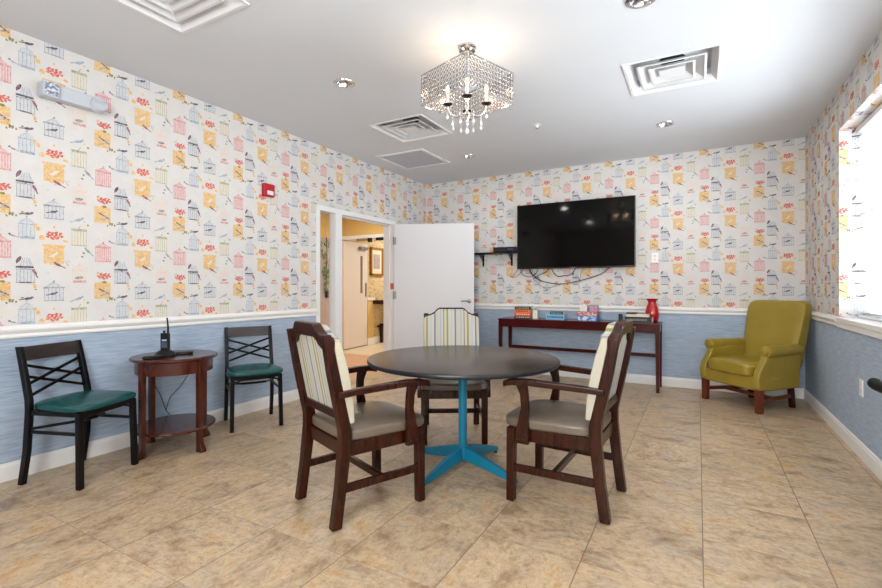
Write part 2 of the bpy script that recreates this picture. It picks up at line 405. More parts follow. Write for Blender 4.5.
# room walls: inner skin split at the chair rail, outer skin behind it
def wall(name, u0, u1, holes, fn, phase, PU, thick):
    mb = MB(); mb.keepn = True
    lo = cells(u0, 0, u1, ZR, holes); hi = cells(u0, ZR, u1, ZC, holes)
    for cs, m in ((lo, GRASS), (hi, PAPER)):
        for a, c, b, d in cs: mb.add([fn(a,c,0),fn(b,c,0),fn(b,d,0),fn(a,d,0)], [(0,1,2,3)], m)
    for a, c, b, d in lo+hi: mb.add([fn(a,c,-thick),fn(b,c,-thick),fn(b,d,-thick),fn(a,d,-thick)], [(3,2,1,0)], PAPER)
    for h in holes:   # reveals
        a, c, b, d = h
        for p, q in (((a,c),(a,d)),((a,d),(b,d)),((b,d),(b,c)),((b,c),(a,c))):
            if p[1] == q[1] == 0: continue
            mb.add([fn(*p,0),fn(*q,0),fn(*q,-thick),fn(*p,-thick)], [(0,1,2,3)], PAPER)
    paper(mb, hi, phase, PU, fn)
    return mb
DO = (4.10, -.001, 5.25, 2.075); SL = (3.741, 0, 4.10, 2.075)
OPEN = (3.741, 0, 5.25, 2.075)
W1 = (-4.746, .925, -2.70, 2.42); W2 = (-2.25, .925, -.20, 2.42)      # right wall, u = -y; second window is unseen, added for light
mb = wall('wall_left', YF, YB, [OPEN], lambda u, v, o: (XL+o, u, v), 1.391, .546, .15); struct(mb.build('wall_left'))
mb = wall('wall_back', XL, XR, [], lambda u, v, o: (u, YB-o, v), -.205, .520, .12); struct(mb.build('wall_back'))
mb = wall('wall_right', -YB, -YF, [W1, W2], lambda u, v, o: (XR-o, -u, v), -4.92, .53, .20)
for h in (W1, W2):   # wallpapered reveals of the window recesses
    paper(mb, [(XR, h[1], XR+.17, h[3])], XR+.02-.285, .53, lambda u, v, o, h=h: (u, -h[0]-o, v))
    paper(mb, [(XR, h[1], XR+.17, h[3])], XR+.02-.285, .53, lambda u, v, o, h=h: (u, -h[2]+o, v))
    paper(mb, [(-(-h[0]), 0, -h[2], .17)] if False else [], 0, .53, None)
    rot = []
    for i in range(6):
        for p, c, l in MOT:
            q = clip([(h[0]+i*.53+a, .5+b) for a, b in p], h[0], .25, h[2], .42)
            if q: mb.add([(XR+b-.25, -a, h[3]-.0004*l) for a, b in q], [tuple(range(len(q)))], PC[c])
struct(mb.build('wall_right'))
W3 = (-1.15, .925, .65, 2.42)
mb = wall('wall_front', XL, XR, [W3], lambda u, v, o: (u, YF+o, v), -.2, .53, .12); struct(mb.build('wall_front'))

# ------------------------------------------------------------------ floor, ceiling
mb = MB(); mb.keepn = True; mb.add([(XL-.15,YF,0),(XR,YF,0),(XR,YB,0),(XL-.15,YB,0)], [(0,1,2,3)]); mb.add([(XL-.15,YF,-.1),(XR,YF,-.1),(XR,YB,-.1),(XL-.15,YB,-.1)], [(3,2,1,0)])
struct(mb.build('floor', FLOORM))
VENTS = [(-2.475,1.405,.31),(-2.49,3.86,.305),(-.165,3.77,.31)]
CANS = [(-2.378,2.734),(-.271,2.724),(-.277,4.926),(-2.406,4.98),(-2.378,.53),(-.271,.53)]
holes = [(x-s*.93,y-s*.93,x+s*.93,y+s*.93) for x,y,s in VENTS]+[(x-.055,y-.055,x+.055,y+.055) for x,y in CANS]
mb = MB(); mb.keepn = True
for a,c,b,d in cells(XL,YF,XR,YB,holes): mb.add([(a,c,ZC),(a,d,ZC),(b,d,ZC),(b,c,ZC)], [(0,1,2,3)])
struct(mb.build('ceiling', CEIL))
mb = MB(); mb.box(XL-.15,XR+.2,YF-.12,YB+.12,3.02,3.08); struct(mb.build('trim_1', DARK), None)  # slab above the plenum
# plenum sides so daylight stays out
mb = MB()
mb.box(XL-.15,XL,YF-.12,YB+.12,ZC,3.02); mb.box(XR,XR+.2,YF-.12,YB+.12,ZC,3.02); mb.box(XL,XR,YF-.12,YF,ZC,3.02); mb.box(XL,XR,YB,YB+.12,ZC,3.02)
struct(mb.build('trim_2', DARK))

# chair rails and baseboards (profiled)
def molding(name, a, b, prof, m):   # prof: (out, z) polygon; a,b: floor points; out = left of a->b
    a = Vector((a[0],a[1],0)); b = Vector((b[0],b[1],0)); t = (b-a).normalized(); n = Vector((-t.y,t.x,0))
    mb = MB(); mb.rings([[p+n*o+Vector((0,0,z)) for o, z in prof] for p in (a,b)]); return struct(mb.build(name, m))
RAILP = [(0,.858),(.012,.858),(.016,.868),(.014,.884),(.020,.892),(.028,.905),(.028,.914),(.016,.920),(.010,.932),(0,.935)]
BASEP = [(0,0),(.014,0),(.014,.085),(.010,.094),(.008,.105),(0,.108)]
L_ = [((XL,3.741),(XL,YF)),((XL,YB),(XL,5.25))]
for i, (a,b) in enumerate(L_):
    molding('trim_%d' % (3+i), a, b, RAILP, TRIM); molding('baseboard_left' if i == 0 else 'baseboard_left_corner', a, b, BASEP, TRIM)
molding('trim_5', (XR,YB), (XL,YB), RAILP, TRIM); molding('baseboard_back', (XR,YB), (XL,YB), BASEP, TRIM)
molding('baseboard_right', (XR,YF), (XR,YB), BASEP, TRIM)
molding('trim_6', (XR,4.746), (XR,YB), RAILP, TRIM); molding('trim_7', (XR,2.25), (XR,2.70), RAILP, TRIM); molding('trim_8', (XR,YF), (XR,.2), RAILP, TRIM)
molding('baseboard_front', (XL,YF), (XR,YF), BASEP, TRIM); molding('trim_9', (XL,YF), (-1.17,YF), RAILP, TRIM)

# ------------------------------------------------------------------ windows with blinds
for k, h in enumerate((W1, W2)):
    y0, y1 = -h[2], -h[0]
    w = bpy.data.objects.new('window_%d' % (k+1), None); C.objects.link(w); struct(w); w.location = (XR+.17,(y0+y1)/2,h[1])
    O = Vector(w.location)
    mb = MB(); x0, x1 = .0, .05
    yy0, yy1, z0, z1 = y0-O.y, y1-O.y, 0, h[3]-h[1]
    for a in ((x0,x1,yy0,yy0+.05,z0,z1),(x0,x1,yy1-.05,yy1,z0,z1),(x0,x1,yy0,yy1,z0,z0+.05),(x0,x1,yy0,yy1,z1-.05,z1),(x0,x1,-.03,.03,z0,z1),(x0,x1,yy0,yy1,z1/2-.02,z1/2+.02)): mb.box(*a)
    f = mb.build('window_frame', WHITE, w)
    mb = MB(); mb.box(.022,.026,yy0+.04,yy1-.04,.04,z1-.04); mb.build('window_pane', GLASS, w)
    mb = MB(); mb.box(-.17,.0,yy0,yy1,-.030,.006); mb.box(-.17-.022,-.17,yy0-.02,yy1+.02,-.030,.006); mb.build('window_sill', TRIM, w, bevel=.004)
    mb = MB(); mb.box(-.17-.014,-.17,yy0,yy1,-.070,-.030); mb.build('window_apron', TRIM, w)
    b = thing('window_blind', ('white horizontal slat blind in the window behind the green armchair' if k == 0 else 'white slat blind in the window nearer the camera, right wall'), 'window blind', (XR+.135,(y0+y1)/2,h[1]))
    mb = MB(); mb.box(-.028,.022,yy0+.015,yy1-.015,z1-.045,z1-.004); mb.build('head_rail', WHITE, b)
    mb = MB(); n = 38
    for i in range(n):
        z = .045+(z1-.10)*i/(n-1); T = Matrix.Translation((0,0,z)) @ Matrix.Rotation(math.radians(27),4,'Y')
        mb.box(-.024,.024,yy0+.02,yy1-.02,-.0011,.0011,T=T)
    mb.build('slats', BLIND, b)
    mb = MB(); mb.box(-.024,.024,yy0+.02,yy1-.02,.010,.030); mb.build('bottom_rail', WHITE, b, bevel=.004)
    for y in (yy0+.25, 0, yy1-.25):
        mb = MB(); mb.tube([(-.026,y,.02),(-.026,y,z1-.04),(.026,y,z1-.04),(.026,y,.02)], .0012, 5); mb.build('ladder_cord', WHITE, b)

w = bpy.data.objects.new('window_4', None); C.objects.link(w); struct(w); w.location = (-.25,YF-.10,.925)  # unseen window behind the camera, added for frontal fill
mb = MB()
for a in ((-.9,-.85,0,.05,0,1.495),(.85,.9,0,.05,0,1.495),(-.85,.85,0,.05,0,.05),(-.85,.85,0,.05,1.445,1.495),(-.02,.02,0,.05,.05,1.445)): mb.box(*a)
mb.build('window_frame', WHITE, w)
mb = MB(); mb.box(-.86,.86,.020,.024,.04,1.455); mb.build('window_pane', GLASS, w)
mb = MB(); mb.box(-.92,.92,.05,.125,-.03,.006); mb.build('window_sill', TRIM, w, bevel=.003)
# ------------------------------------------------------------------ door frame, sidelight, open door
mb = MB(); XJ = XL+.012
def fr(y0,y1,z0,z1): mb.box(XL-.162,XJ,y0,y1,z0,z1)
fr(3.741,3.794,0,2.075); mb.box(XL-.085,XJ,4.043,4.153,0,2.075); fr(5.20,5.25,0,2.075); fr(3.794,4.043,2.02,2.075); fr(4.153,5.20,2.02,2.075); fr(3.794,4.043,0,.06)
mb.box(XL-.11,XL-.05,4.153,4.168,0,2.02); mb.box(XL-.11,XL-.05,5.185,5.20,0,2.02); mb.box(XL-.11,XL-.05,4.153,5.20,2.005,2.02)
struct(mb.build('trim_10', WHITE, bevel=.003))
mb = MB(); mb.box(XL-.060,XL-.054,3.79,4.047,.06,2.02); struct(mb.build('window_3', GLASS))
ang = math.radians(25)
door = bpy.data.objects.new('door_1', None); C.objects.link(door); struct(door); door.location = (XL+.018,5.205,0); door.rotation_euler.z = ang
mb = MB(); mb.box(0,1.09,-.022,.022,.012,2.03); mb.build('door_leaf', DOORM, door, bevel=.002)
mb = MB(); T = Matrix.Translation((1.025,-.022,.98)) @ Matrix.Rotation(PI/2,4,'X')
mb.lathe([(.030,0),(.030,.006),(.014,.010),(.011,.045),(.0,.047)], 20, T=T)
mb.tube([(1.025,-.062,.98),(1.01,-.064,.982),(.96,-.066,.986),(.915,-.064,.98)], [.010,.010,.009,.008], 8)
h_ = mb.build('door_handle', NICKEL, door, smooth=True)
for z in (.25,1.06,1.80):
    mb = MB(); mb.tube([(-.006,-.026,z-.055),(-.006,-.026,z+.055)], .008, 10); mb.box(-.006,.03,-.0235,-.0215,z-.05,z+.05); mb.build('hinge', mat('hinge_steel', (120,120,124), .35, .9), door)
mb = MB(); mb.box(XL-.04,XL+.013,5.194,5.1985,1.14,1.22); tag(mb.build('jamb_sticker', mat('orange_label', (206,104,60), .5)), 'small orange label on the door jamb above the middle hinge', 'sticker')

# ------------------------------------------------------------------ corridor beyond the doorway
CX, CY0, CY1, CZ = -5.80, 2.2, 6.55, 2.60
mb = MB(); mb.keepn = True
mb.add([(CX-.3,CY0,-.002),(XL-.15,CY0,-.002),(XL-.15,6.3,-.002),(CX-.3,6.3,-.002)], [(0,1,2,3)], CORRL)
mb.add([(CX-.3,6.3,-.002),(XL-.15,6.3,-.002),(XL-.15,10.5,-.002),(CX-.3,10.5,-.002)], [(0,1,2,3)], CORRF)
struct(mb.build('floor_corridor'))
mb = MB(); mb.box(CX-.3,XL-.15,CY0,10.5,CZ,CZ+.08); struct(mb.build('ceiling_corridor', CEIL))
CORRP = mat('corridor_pale_paint', (226,212,184), .7)
mb = MB(); mb.box(CX-.1,CX,CY0,CY1,0,CZ); struct(mb.build('wall_corridor_west', CORRW))
mb = MB(); mb.box(CX-.3,XL-.15,CY0-.1,CY0,0,CZ); struct(mb.build('wall_corridor_south', CORRP))
mb = MB(); mb.box(CX-.3,XL-.15,10.5,10.6,0,CZ); struct(mb.build('wall_corridor_north', CORRP))
mb = MB(); mb.box(XL-.15,XL-.05,YB+.12,10.5,0,CZ); mb.box(XL-.17,XL-.15,5.26,YB+.3,0,CZ); mb.box(XL-.17,XL-.15,CY0,3.73,0,CZ); mb.box(XL-.17,XL-.15,3.73,5.26,2.085,CZ)
struct(mb.build('wall_corridor_east', CORRP))
# header over the cross-corridor doors
mb = MB(); mb.box(CX,XL-.17,CY1,CY1+.14,2.10,CZ); struct(mb.build('wall_corridor_header', CORRW))
mb = MB(); mb.box(CX,XL-.17,CY1-.02,CY1+.16,2.04,2.10); struct(mb.build('trim_11', TRIM))
dl = bpy.data.objects.new('door_2', None); C.objects.link(dl); struct(dl); dl.location = (CX+.06,CY1+.02,0); dl.rotation_euler.z = math.radians(96)
mb = MB(); mb.box(0,.80,-.022,.022,.015,2.03); mb.build('door_leaf', CORRD, dl)
mb = MB(); mb.box(.55,.62,-.026,.026,1.05,1.78); mb.build('vision_panel', mat('vision_glass', (120,112,104), .15), dl)
mb = MB(); mb.box(.72,.76,-.034,-.022,.98,1.25); mb.build('pull_plate', NICKEL, dl)
mb = MB(); mb.box(.50,.74,-.065,-.022,1.90,1.96); mb.build('door_closer', NICKEL, dl)
Mi = (Matrix.Translation(dl.location) @ Matrix.Rotation(math.radians(96),4,'Z')).inverted()
for nm, bb, m in (('closer_body',(-5.35,-5.10,6.48,6.535,1.99,2.035),NICKEL),('magnet_catch',(-5.09,-5.03,6.47,6.53,1.965,2.035),BLACKP),('closer_arm',(-4.92,-4.70,6.48,6.53,1.985,2.035),BLACKP)):
    mb = MB(); mb.box(*bb, T=Mi); mb.build(nm, m, dl)
# far corridor wall with tan wallpaper and dado
mb = MB(); mb.keepn = True
mb.box(CX-.2,CX-.08,CY1,7.46,0,CZ,CORRW); mb.box(CX-.2,CX-.08,7.46,10.5,0,CZ,CORRB)
ink = [mat('tan_ink_brown',(120,92,66),.7),mat('tan_ink_rust',(170,110,70),.7),mat('tan_ink_gold',(206,160,92),.7),PC['leaf'],mat('tan_ink_gold',(206,160,92),.7)]
R2 = random.Random(5)
for k in range(1500):
    u, v = R2.uniform(7.3,10.2), R2.uniform(.12,2.55)
    if v < .95 and u < 7.62: continue
    q = ell(u, v, R2.uniform(.012,.028), R2.uniform(.006,.014), R2.uniform(0,3), 6)
    mb.add([(CX-.078-0.001,a,b) for a,b in q] if False else [(CX-.0795+.001*(k%3),a,b) for a,b in q], [tuple(range(6))], ink[k%5])
struct(mb.build('wall_corridor_far'))
mb = MB(); mb.box(CX-.08,CX-.03,7.42,7.62,0,.90,CORRW); mb.box(CX-.08,CX-.01,7.40,7.64,.90,.95,TRIM); mb.box(CX-.08,CX-.01,7.40,7.64,0,.14,TRIM); mb.box(CX-.08,CX-.06,7.64,10.5,0,.14,TRIM)
struct(mb.build('trim_12'))
pic = thing('framed_picture', 'gold framed picture hanging on the tan papered hallway wall', 'picture', (CX-.07,7.76,1.70))
mb = MB()
for a in ((-.21,-.17,-.29,.29),(.17,.21,-.29,.29),(-.21,.21,-.29,-.25),(-.21,.21,.25,.29)): mb.box(-.008,.03,a[0],a[1],a[2],a[3])
mb.build('frame', GOLD, pic, bevel=.004)
mb = MB(); mb.box(-.008,.008,-.18,.18,-.26,.26); mb.build('mat_board', mat('mat_board', (226,214,186), .7), pic)
mb = MB(); mb.box(.007,.011,-.11,.11,-.15,.15); mb.build('print', mat('print_ink', (190,160,130), .7, var=(150,150,170), scale=14, amt=.3), pic)
hs = thing('hall_table', 'narrow dark table with slanted legs against the hallway wall', 'table', (CX+.12,8.15,0))
mb = MB(); mb.box(-.19,.15,-.56,.55,.82,.90); mb.build('tabletop', WOOD, hs, bevel=.004)
for yy in (-.02,.45):
    mb = MB(); mb.bar((.10,yy,.82),(-.10,yy-.16,.36),.05,.05); mb.box(-.17,-.12,yy-.28,yy-.14,.0,.40); mb.build('leg', WOOD, hs)
mb = MB(); mb.box(-.17,.0,-.40,.50,.33,.37); mb.build('shelf', WOOD, hs)
# things seen through the sidelight
d3 = bpy.data.objects.new('door_3', None); C.objects.link(d3); struct(d3); d3.location = (CX,5.47,0)
mb = MB(); mb.box(0,.03,0,.78,.01,2.04); mb.build('door_leaf', mat('greige_door', (190,172,164), .5), d3)
mb = MB(); mb.box(.03,.08,.66,.70,.98,1.10); mb.build('door_handle', BLACKP, d3)
gl = thing('leaf_garland', 'green leafy garland hung on the hallway door, seen through sidelight', 'garland', (CX+.05,6.13,2.0))
mb = MB(); R3 = random.Random(9)
for k in range(90):
    t = R3.random()**.8; z = .02-.95*t; w_ = .13*(1-t)+.035; p = Vector((R3.uniform(0,.05), R3.uniform(-w_,w_), z))
    T = Matrix.Translation(p) @ Matrix.Rotation(R3.uniform(0,6),4,'X') @ Matrix.Rotation(R3.uniform(-.6,.6),4,'Z')
    mb.add([(0,0,-.045),(.006,-.014,0),(0,0,.045),(-.002,.014,0),(.010,0,0)], [(0,1,4),(1,2,4),(2,3,4),(3,0,4)], None, T)
mb.build('foliage', LEAFG, gl)
mb = MB(); mb.tube([(.015,0,.05),(.02,.01,-.3),(.015,-.01,-.9)], .006, 6); mb.build('stem', mat('stem_brown', (80,66,40), .7), gl)
cl = thing('hall_ceiling_light', 'flat hallway ceiling light out of sight above the doorway', 'ceiling light', (-4.75,5.3,CZ))
mb = MB(); mb.lathe([(.16,-.05),(.19,-.04),(.20,0)], 28); mb.build('diffuser', mat('hall_light_glow', (255,240,214), .5, emit=(255,240,220), estr=7), cl, smooth=True)

# ------------------------------------------------------------------ ceiling fittings
def vent(name, label, x, y, s, rz=0):
    t = thing(name, label, 'air vent', (x,y,ZC), rz, 'square ceiling diffusers')
    def sqring(mb, r0, z0, r1, z1):
        rs = [[(-r,-r,z),(r,-r,z),(r,r,z),(-r,r,z)] for r, z in ((r0,z0),(r1,z1))]
        mb.rings(rs, None, False)
    mb = MB(); sqring(mb, s, -.002, s*.99, -.008); sqring(mb, s*.99, -.008, s*.93, -.008); sqring(mb, s*.93, -.008, s*.80, .040); mb.build('flange', VENTM, t)
    mb = MB(); r = s*.925; mb.rings([[(-r,-r,z),(r,-r,z),(r,r,z),(-r,r,z)] for z in (.0,.10)], None, False); mb.add([(-r,-r,.10),(r,-r,.10),(r,r,.10),(-r,r,.10)], [(0,1,2,3)]); mb.build('plenum', VENTM, t)
    mb = MB(); mb.lathe([(.085,.099),(.085,.092),(.07,.092)], 24); mb.build('duct_opening', DARK, t)  # flat dark disc; the duct's inner shade is put into its colour
    for k, (b, tp) in enumerate(((.71,.50),(.48,.29))):
        mb = MB(); sqring(mb, s*b, -.006, s*tp, .030); sqring(mb, s*b*.985, -.003, s*tp*.98, .034); sqring(mb, s*b, -.006, s*(b-.05), -.008); mb.build('louvre', VENTM, t)
    mb = MB(); rs = [[(-r,-r,z),(r,-r,z),(r,r,z),(-r,r,z)] for r, z in ((s*.27,-.004),(s*.20,.006),(s*.02,.024))]; mb.rings(rs, None, True); mb.build('centre_cone', VENTM, t)
    return t
vent('ceiling_vent', 'square white ceiling diffuser at upper left, cut by the top edge', *VENTS[0])
vent('ceiling_vent', 'square white ceiling diffuser left of the chandelier', *VENTS[1])
vent('ceiling_vent', 'square white ceiling diffuser right of the chandelier', *VENTS[2])
t = thing('access_panel', 'flat pale square return panel in the ceiling near the doorway', 'ceiling panel', (-3.055,4.79,ZC))
mb = MB()
for a in ((-.33,.33,-.34,-.30),(-.33,.33,.30,.34),(-.33,-.29,-.30,.30),(.29,.33,-.30,.30)): mb.box(*a,-.012,.0)
mb.build('frame', VENTM, t, bevel=.003)
mb = MB(); mb.box(-.29,.29,-.30,.30,-.006,.0); mb.build('panel', mat('panel_grille', (186,192,204), .7), t)
names = ['recessed downlight left of the chandelier', 'recessed downlight at the top edge, right of the chandelier', 'recessed downlight near the green armchair corner', 'recessed downlight behind the chandelier, toward the television wall', 'recessed downlight behind the camera on the left', 'recessed downlight behind the camera on the right']
for (x, y), nm in zip(CANS, names):
    t = thing('recessed_downlight', 'round '+nm, 'ceiling light', (x,y,ZC), 0, 'recessed ceiling downlights')
    mb = MB(); mb.lathe([(.055,.0),(.082,-.001),(.080,-.006),(.060,-.007),(.056,.0),(.042,.07)], 28, caps=False); mb.build('trim_ring', CHROME, t, smooth=True)
    mb = MB(); mb.lathe([(.0442,.055),(.0440,.058)], 24); mb.build('lens', LENS, t)
t = thing('fire_sprinkler', 'small white fire sprinkler on the ceiling right of chandelier', 'sprinkler', (-.98,4.22,ZC))
t.location = (-1.362,4.353,ZC+.003)
mb = MB(); mb.lathe([(.040,.0),(.038,-.006),(.014,-.010),(.010,-.028),(.006,-.03)], 20); mb.build('escutcheon', PLATE, t, smooth=True)
mb = MB(); mb.lathe([(.014,-.036),(.016,-.038),(.003,-.040)], 12); mb.tube([(.008,0,-.02),(.010,0,-.03),(.003,0,-.038)], .0015, 5); mb.tube([(-.008,0,-.02),(-.010,0,-.03),(-.003,0,-.038)], .0015, 5); mb.build('deflector', NICKEL, t)

# ------------------------------------------------------------------ chandelier
ch = thing('chandelier', 'square crystal-mesh chandelier with candle bulbs and hanging drops', 'chandelier', (-1.319,2.715,ZC), math.radians(-64.1+45))
mb = MB(); mb.lathe([(.0,-.0005),(.058,-.0005),(.060,-.010),(.050,-.020),(.054,-.030),(.030,-.045),(.010,-.052),(.0,-.055)], 28); mb.build('canopy', CHROME, ch, smooth=True)
S = .212; zt, zb = -.178, -.378
mb = MB(); mb.tube([(0,0,-.05),(0,0,-.40)], .006, 8); mb.lathe([(.006,-.42),(.02,-.43),(.026,-.45),(.014,-.47),(.008,-.49)], 16)
for sx, sy in ((1,1),(1,-1),(-1,1),(-1,-1)): mb.tube([(0,0,-.06),(sx*S,sy*S,zt)], .0018, 5)
mb.build('stem', CHROME, ch, smooth=True)
mb = MB()
for z in (zt, zb):
    for i, (a, b) in enumerate((((-S,-S),(S,-S)),((S,-S),(S,S)),((S,S),(-S,S)),((-S,S),(-S,-S)))): mb.bar((*a,z),(*b,z),.005,.006)
for sx, sy in ((1,1),(1,-1),(-1,1),(-1,-1)): mb.bar((sx*S,sy*S,zb),(sx*S,sy*S,zt),.005,.005,up=(0,1,0))
mb.build('shade_frame', CHROME, ch)
def lattice(n=15, rows=7):
    wire = MB(); bead = MB(); W = 2*S; H = zt-zb; du = W/n; dv = H/rows
    for k in range(-rows, n+1):
        for sg in (1,-1):
            a = k*du; pts = []
            s0 = max(0, -a); s1 = min(H*du/dv, W-a)
            if s1 <= s0: continue
            p = [(a+s0, s0*dv/du),(a+s1, s1*dv/du)]
            if sg < 0: p = [(W-q[0], q[1]) for q in p]
            wire.bar((p[0][0]-S,0,zb+p[0][1]),(p[1][0]-S,0,zb+p[1][1]),.0030,.0034)
    for i in range(n):
        for j in range(rows):
            x = -S+(i+.5)*du; z = zb+(j+.5)*dv; r = .0078
            T = Matrix.Translation((x,0,z))
            bead.add([(r,0,0),(-r,0,0),(0,r*.6,0),(0,-r*.6,0),(0,0,r),(0,0,-r)], [(0,2,4),(2,1,4),(1,3,4),(3,0,4),(2,0,5),(1,2,5),(3,1,5),(0,3,5)], None, T)
    return wire, bead
wi, be = lattice(); 
w0 = wi.build('crystal_panel', mat('panel_chrome', (136,128,124), .3, .9), ch); b0 = be.build('crystal_beads', CRYS, w0)
w0.location = (0,-S,0)
for q in (1,2,3):
    w = w0.copy(); C.objects.link(w); w.parent = ch; w.rotation_euler.z = q*PI/2; w.location = (S*math.sin(q*PI/2), -S*math.cos(q*PI/2), 0)
    b = b0.copy(); C.objects.link(b); b.parent = w
for q in range(4):
    a = q*PI/2+PI/4; c, s = math.cos(a), math.sin(a)
    mb = MB(); P = [(0,0,-.44),(.03,0,-.452),(.075,0,-.455),(.11,0,-.435),(.125,0,-.405),(.126,0,-.375)]
    mb.tube([(p[0]*c,p[0]*s,p[2]) for p in P], .0045, 8); arm = mb.build('candle_arm', CHROME, ch, smooth=True)
    T = Matrix.Translation((.126*c,.126*s,-.375))
    mb = MB(); mb.lathe([(.004,-.010),(.018,-.006),(.030,.0),(.031,.004),(.016,.006),(.012,.012)], 18, T=T); mb.build('drip_cup', mat('dark_cup', (60,50,46), .2, .8), arm, smooth=True)
    mb = MB(); mb.lathe([(.0105,.008),(.0105,.058),(.008,.062)], 12, T=T); mb.build('candle_sleeve', PLATE, arm, smooth=True)
    mb = MB(); mb.lathe([(.004,.062),(.011,.074),(.014,.088),(.010,.106),(.004,.120),(.001,.126)], 14, T=T); mb.build('bulb', BULB, arm, smooth=True)
    for da, rr, zz in ((0,.128,-.40),(.42,.100,-.46),(-.42,.100,-.46)):
        x, y = rr*math.cos(a+da), rr*math.sin(a+da)
        mb = MB(); mb.tube([(x,y,zz+.02),(x,y,zz-.035)], .0008, 4)
        for k, (r, z) in enumerate(((.0065,zz),(.0065,zz-.018))): mb.lathe([(.0005,z+r),(r,z),(.0005,z-r)], 8, T=Matrix.Translation((x,y,0)))
        mb.lathe([(.0005,zz-.030),(.004,zz-.042),(.0105,zz-.058),(.007,zz-.068),(.0005,zz-.074)], 10, T=Matrix.Translation((x,y,0)))
        mb.build('crystal_drop', CRYS, ch)
mb = MB(); mb.lathe([(.0005,-.49),(.012,-.505),(.006,-.52),(.0005,-.522)], 8); mb.lathe([(.0005,-.522),(.016,-.548),(.009,-.566),(.0005,-.572)], 10); mb.build('crystal_drop', CRYS, ch)

# ------------------------------------------------------------------ dining armchairs
def outline(dz=0, dx=0):
    r = [(.232+dx,.905+dz),(.222+dx,.918+dz),(.175,.930+dz),(.145,.945+dz),(.122,.970+dz),(.100,.982+dz)]
    return r+[(-x,z) for x, z in reversed(r)]
def armchair():
    t = thing('dining_armchair', '', 'chair', group='striped-back wooden armchairs at the round table')
    yb = lambda z: -.205-.20*max(0,z-.46)
    for sx in (-1,1):
        mb = MB(); mb.sweep([(sx*.212,-.262,.003),(sx*.212,-.235,.20),(sx*.210,-.213,.40),(sx*.210,-.213,.47),(sx*.212,yb(.75)-.012,.75),(sx*.214,yb(.945)-.012,.945)], [.047,.047,.048,.048,.046,.042], [.052,.052,.060,.060,.054,.042])
        l = mb.build('rear_leg', WOOD, t, bevel=.006)
        mb = MB(); mb.lathe([(.012,0),(.014,.004),(.010,.014)], 12, T=Matrix.Translation((sx*.212,-.262,0))); mb.build('glide', BLACKP, l)
        mb = MB(); mb.sweep([(sx*.225,.235,.003),(sx*.225,.232,.30),(sx*.225,.230,.405)], [.044,.047,.048], [.044,.047,.048])
        l = mb.build('front_leg', WOOD, t, bevel=.005)
        mb = MB(); mb.lathe([(.012,0),(.014,.004),(.010,.014)], 12, T=Matrix.Translation((sx*.225,.235,0))); mb.build('glide', BLACKP, l)
        mb = MB(); mb.bar((sx*.215,-.225,.375),(sx*.225,.23,.375),.026,.070); mb.build('side_rail', WOOD, t, bevel=.003)
        mb = MB(); mb.bar((sx*.212,-.235,.185),(sx*.225,.232,.185),.022,.040); mb.build('stretcher', WOOD, t, bevel=.003)
        # arm: slightly drooping, flaring outward
        P = [(.232,-.262,.652,.040),(.240,-.16,.658,.042),(.256,0,.664,.046),(.268,.12,.668,.052),(.272,.20,.664,.058),(.273,.235,.657,.056),(.272,.256,.650,.046)]
        rs = [[(sx*x-w/2,y,z-.017),(sx*x+w/2,y,z-.017),(sx*x+w/2,y,z+.015),(sx*x-w/2,y,z+.015)] for x,y,z,w in P]
        mb = MB(); mb.rings(rs); mb.build('armrest', WOOD, t, bevel=.006)
        P = [(.262,.155,.335,.072),(.262,.155,.40,.072),(.262,.148,.46,.054),(.264,.138,.53,.042),(.266,.142,.60,.044),(.268,.158,.656,.062)]
        mb = MB(); mb.sweep([(sx*x,y,z) for x,y,z,w in P], .030, [p[3] for p in P]); sp = mb.build('arm_support', WOOD, t, bevel=.005)
        for yy in (.138,.174):
            mb = MB(); mb.lathe([(.006,0),(.004,.003)], 10, T=Matrix.Translation((sx*.277,yy,.36)) @ Matrix.Rotation(sx*PI/2,4,'Y')); mb.build('screw_cap', BLACKP, sp)
    mb = MB(); mb.box(-.21,.21,.216,.244,.340,.408); mb.build('front_rail', WOOD, t, bevel=.003)
    mb = MB(); mb.box(-.20,.20,-.225,-.200,.340,.408); mb.build('back_rail', WOOD, t, bevel=.003)
    mb = MB(); mb.box(-.215,.215,-.012,.012,.170,.205); mb.build('cross_stretcher', WOOD, t, bevel=.003)
    def tp(x, y, z):
        k = 1+.07*(y/.25); return (x*k, y+.02*(1 if y > 0 else 0)*(1-(x/.25)**2)*.5, z+.024*(1-(x/.27)**2)*(1-(y/.26)**2)*(1 if z > .45 else 0))
    mb = MB(); mb.pillow((0,.032,.434), (.480,.505,.062), 6, 12, tp); mb.build('seat_cushion', TAUPE, t, smooth=True)
    # backrest
    mb = MB(); poly = [(-.232,.50),(.232,.50)]+[(.232,.62),(.232,.72),(.232,.82)]+outline()+[(-.232,.82),(-.232,.72),(-.232,.62)]
    mb.prism(poly, lambda a,b: (a, yb(b)+.060+.020*max(0,1-((b-.72)/.22)**2)-.012*(abs(a)>.2), b), lambda a,b: (a, yb(b)+.014, b)); mb.build('back_cushion', STRIPE, t, bevel=.012, seg=3)
    up = outline(.012,.004); low = [(x*.96, z-.058) for x, z in reversed(outline())]
    mb = MB(); mb.prism(up+[(p[0],p[1]) for p in low], lambda a,b: (a, yb(b)+.022, b), lambda a,b: (a, yb(b)-.028, b)); mb.build('crest_rail', WOOD, t, bevel=.005)
    mb = MB(); poly = [(-.188,.53),(.188,.53)]+[(x*.82, z-.03) for x, z in outline()]
    mb.prism(poly, lambda a,b: (a, yb(b)+.013, b), lambda a,b: (a, yb(b)-.008, b)); mb.build('back_panel', STRIPE, t, bevel=.004)
    mb = MB(); mb.box(-.19,.19,yb(.55)-.025,yb(.55)+.013,.525,.565); mb.build('lower_back_rail', WOOD, t, bevel=.003)
    return t
ac = armchair()
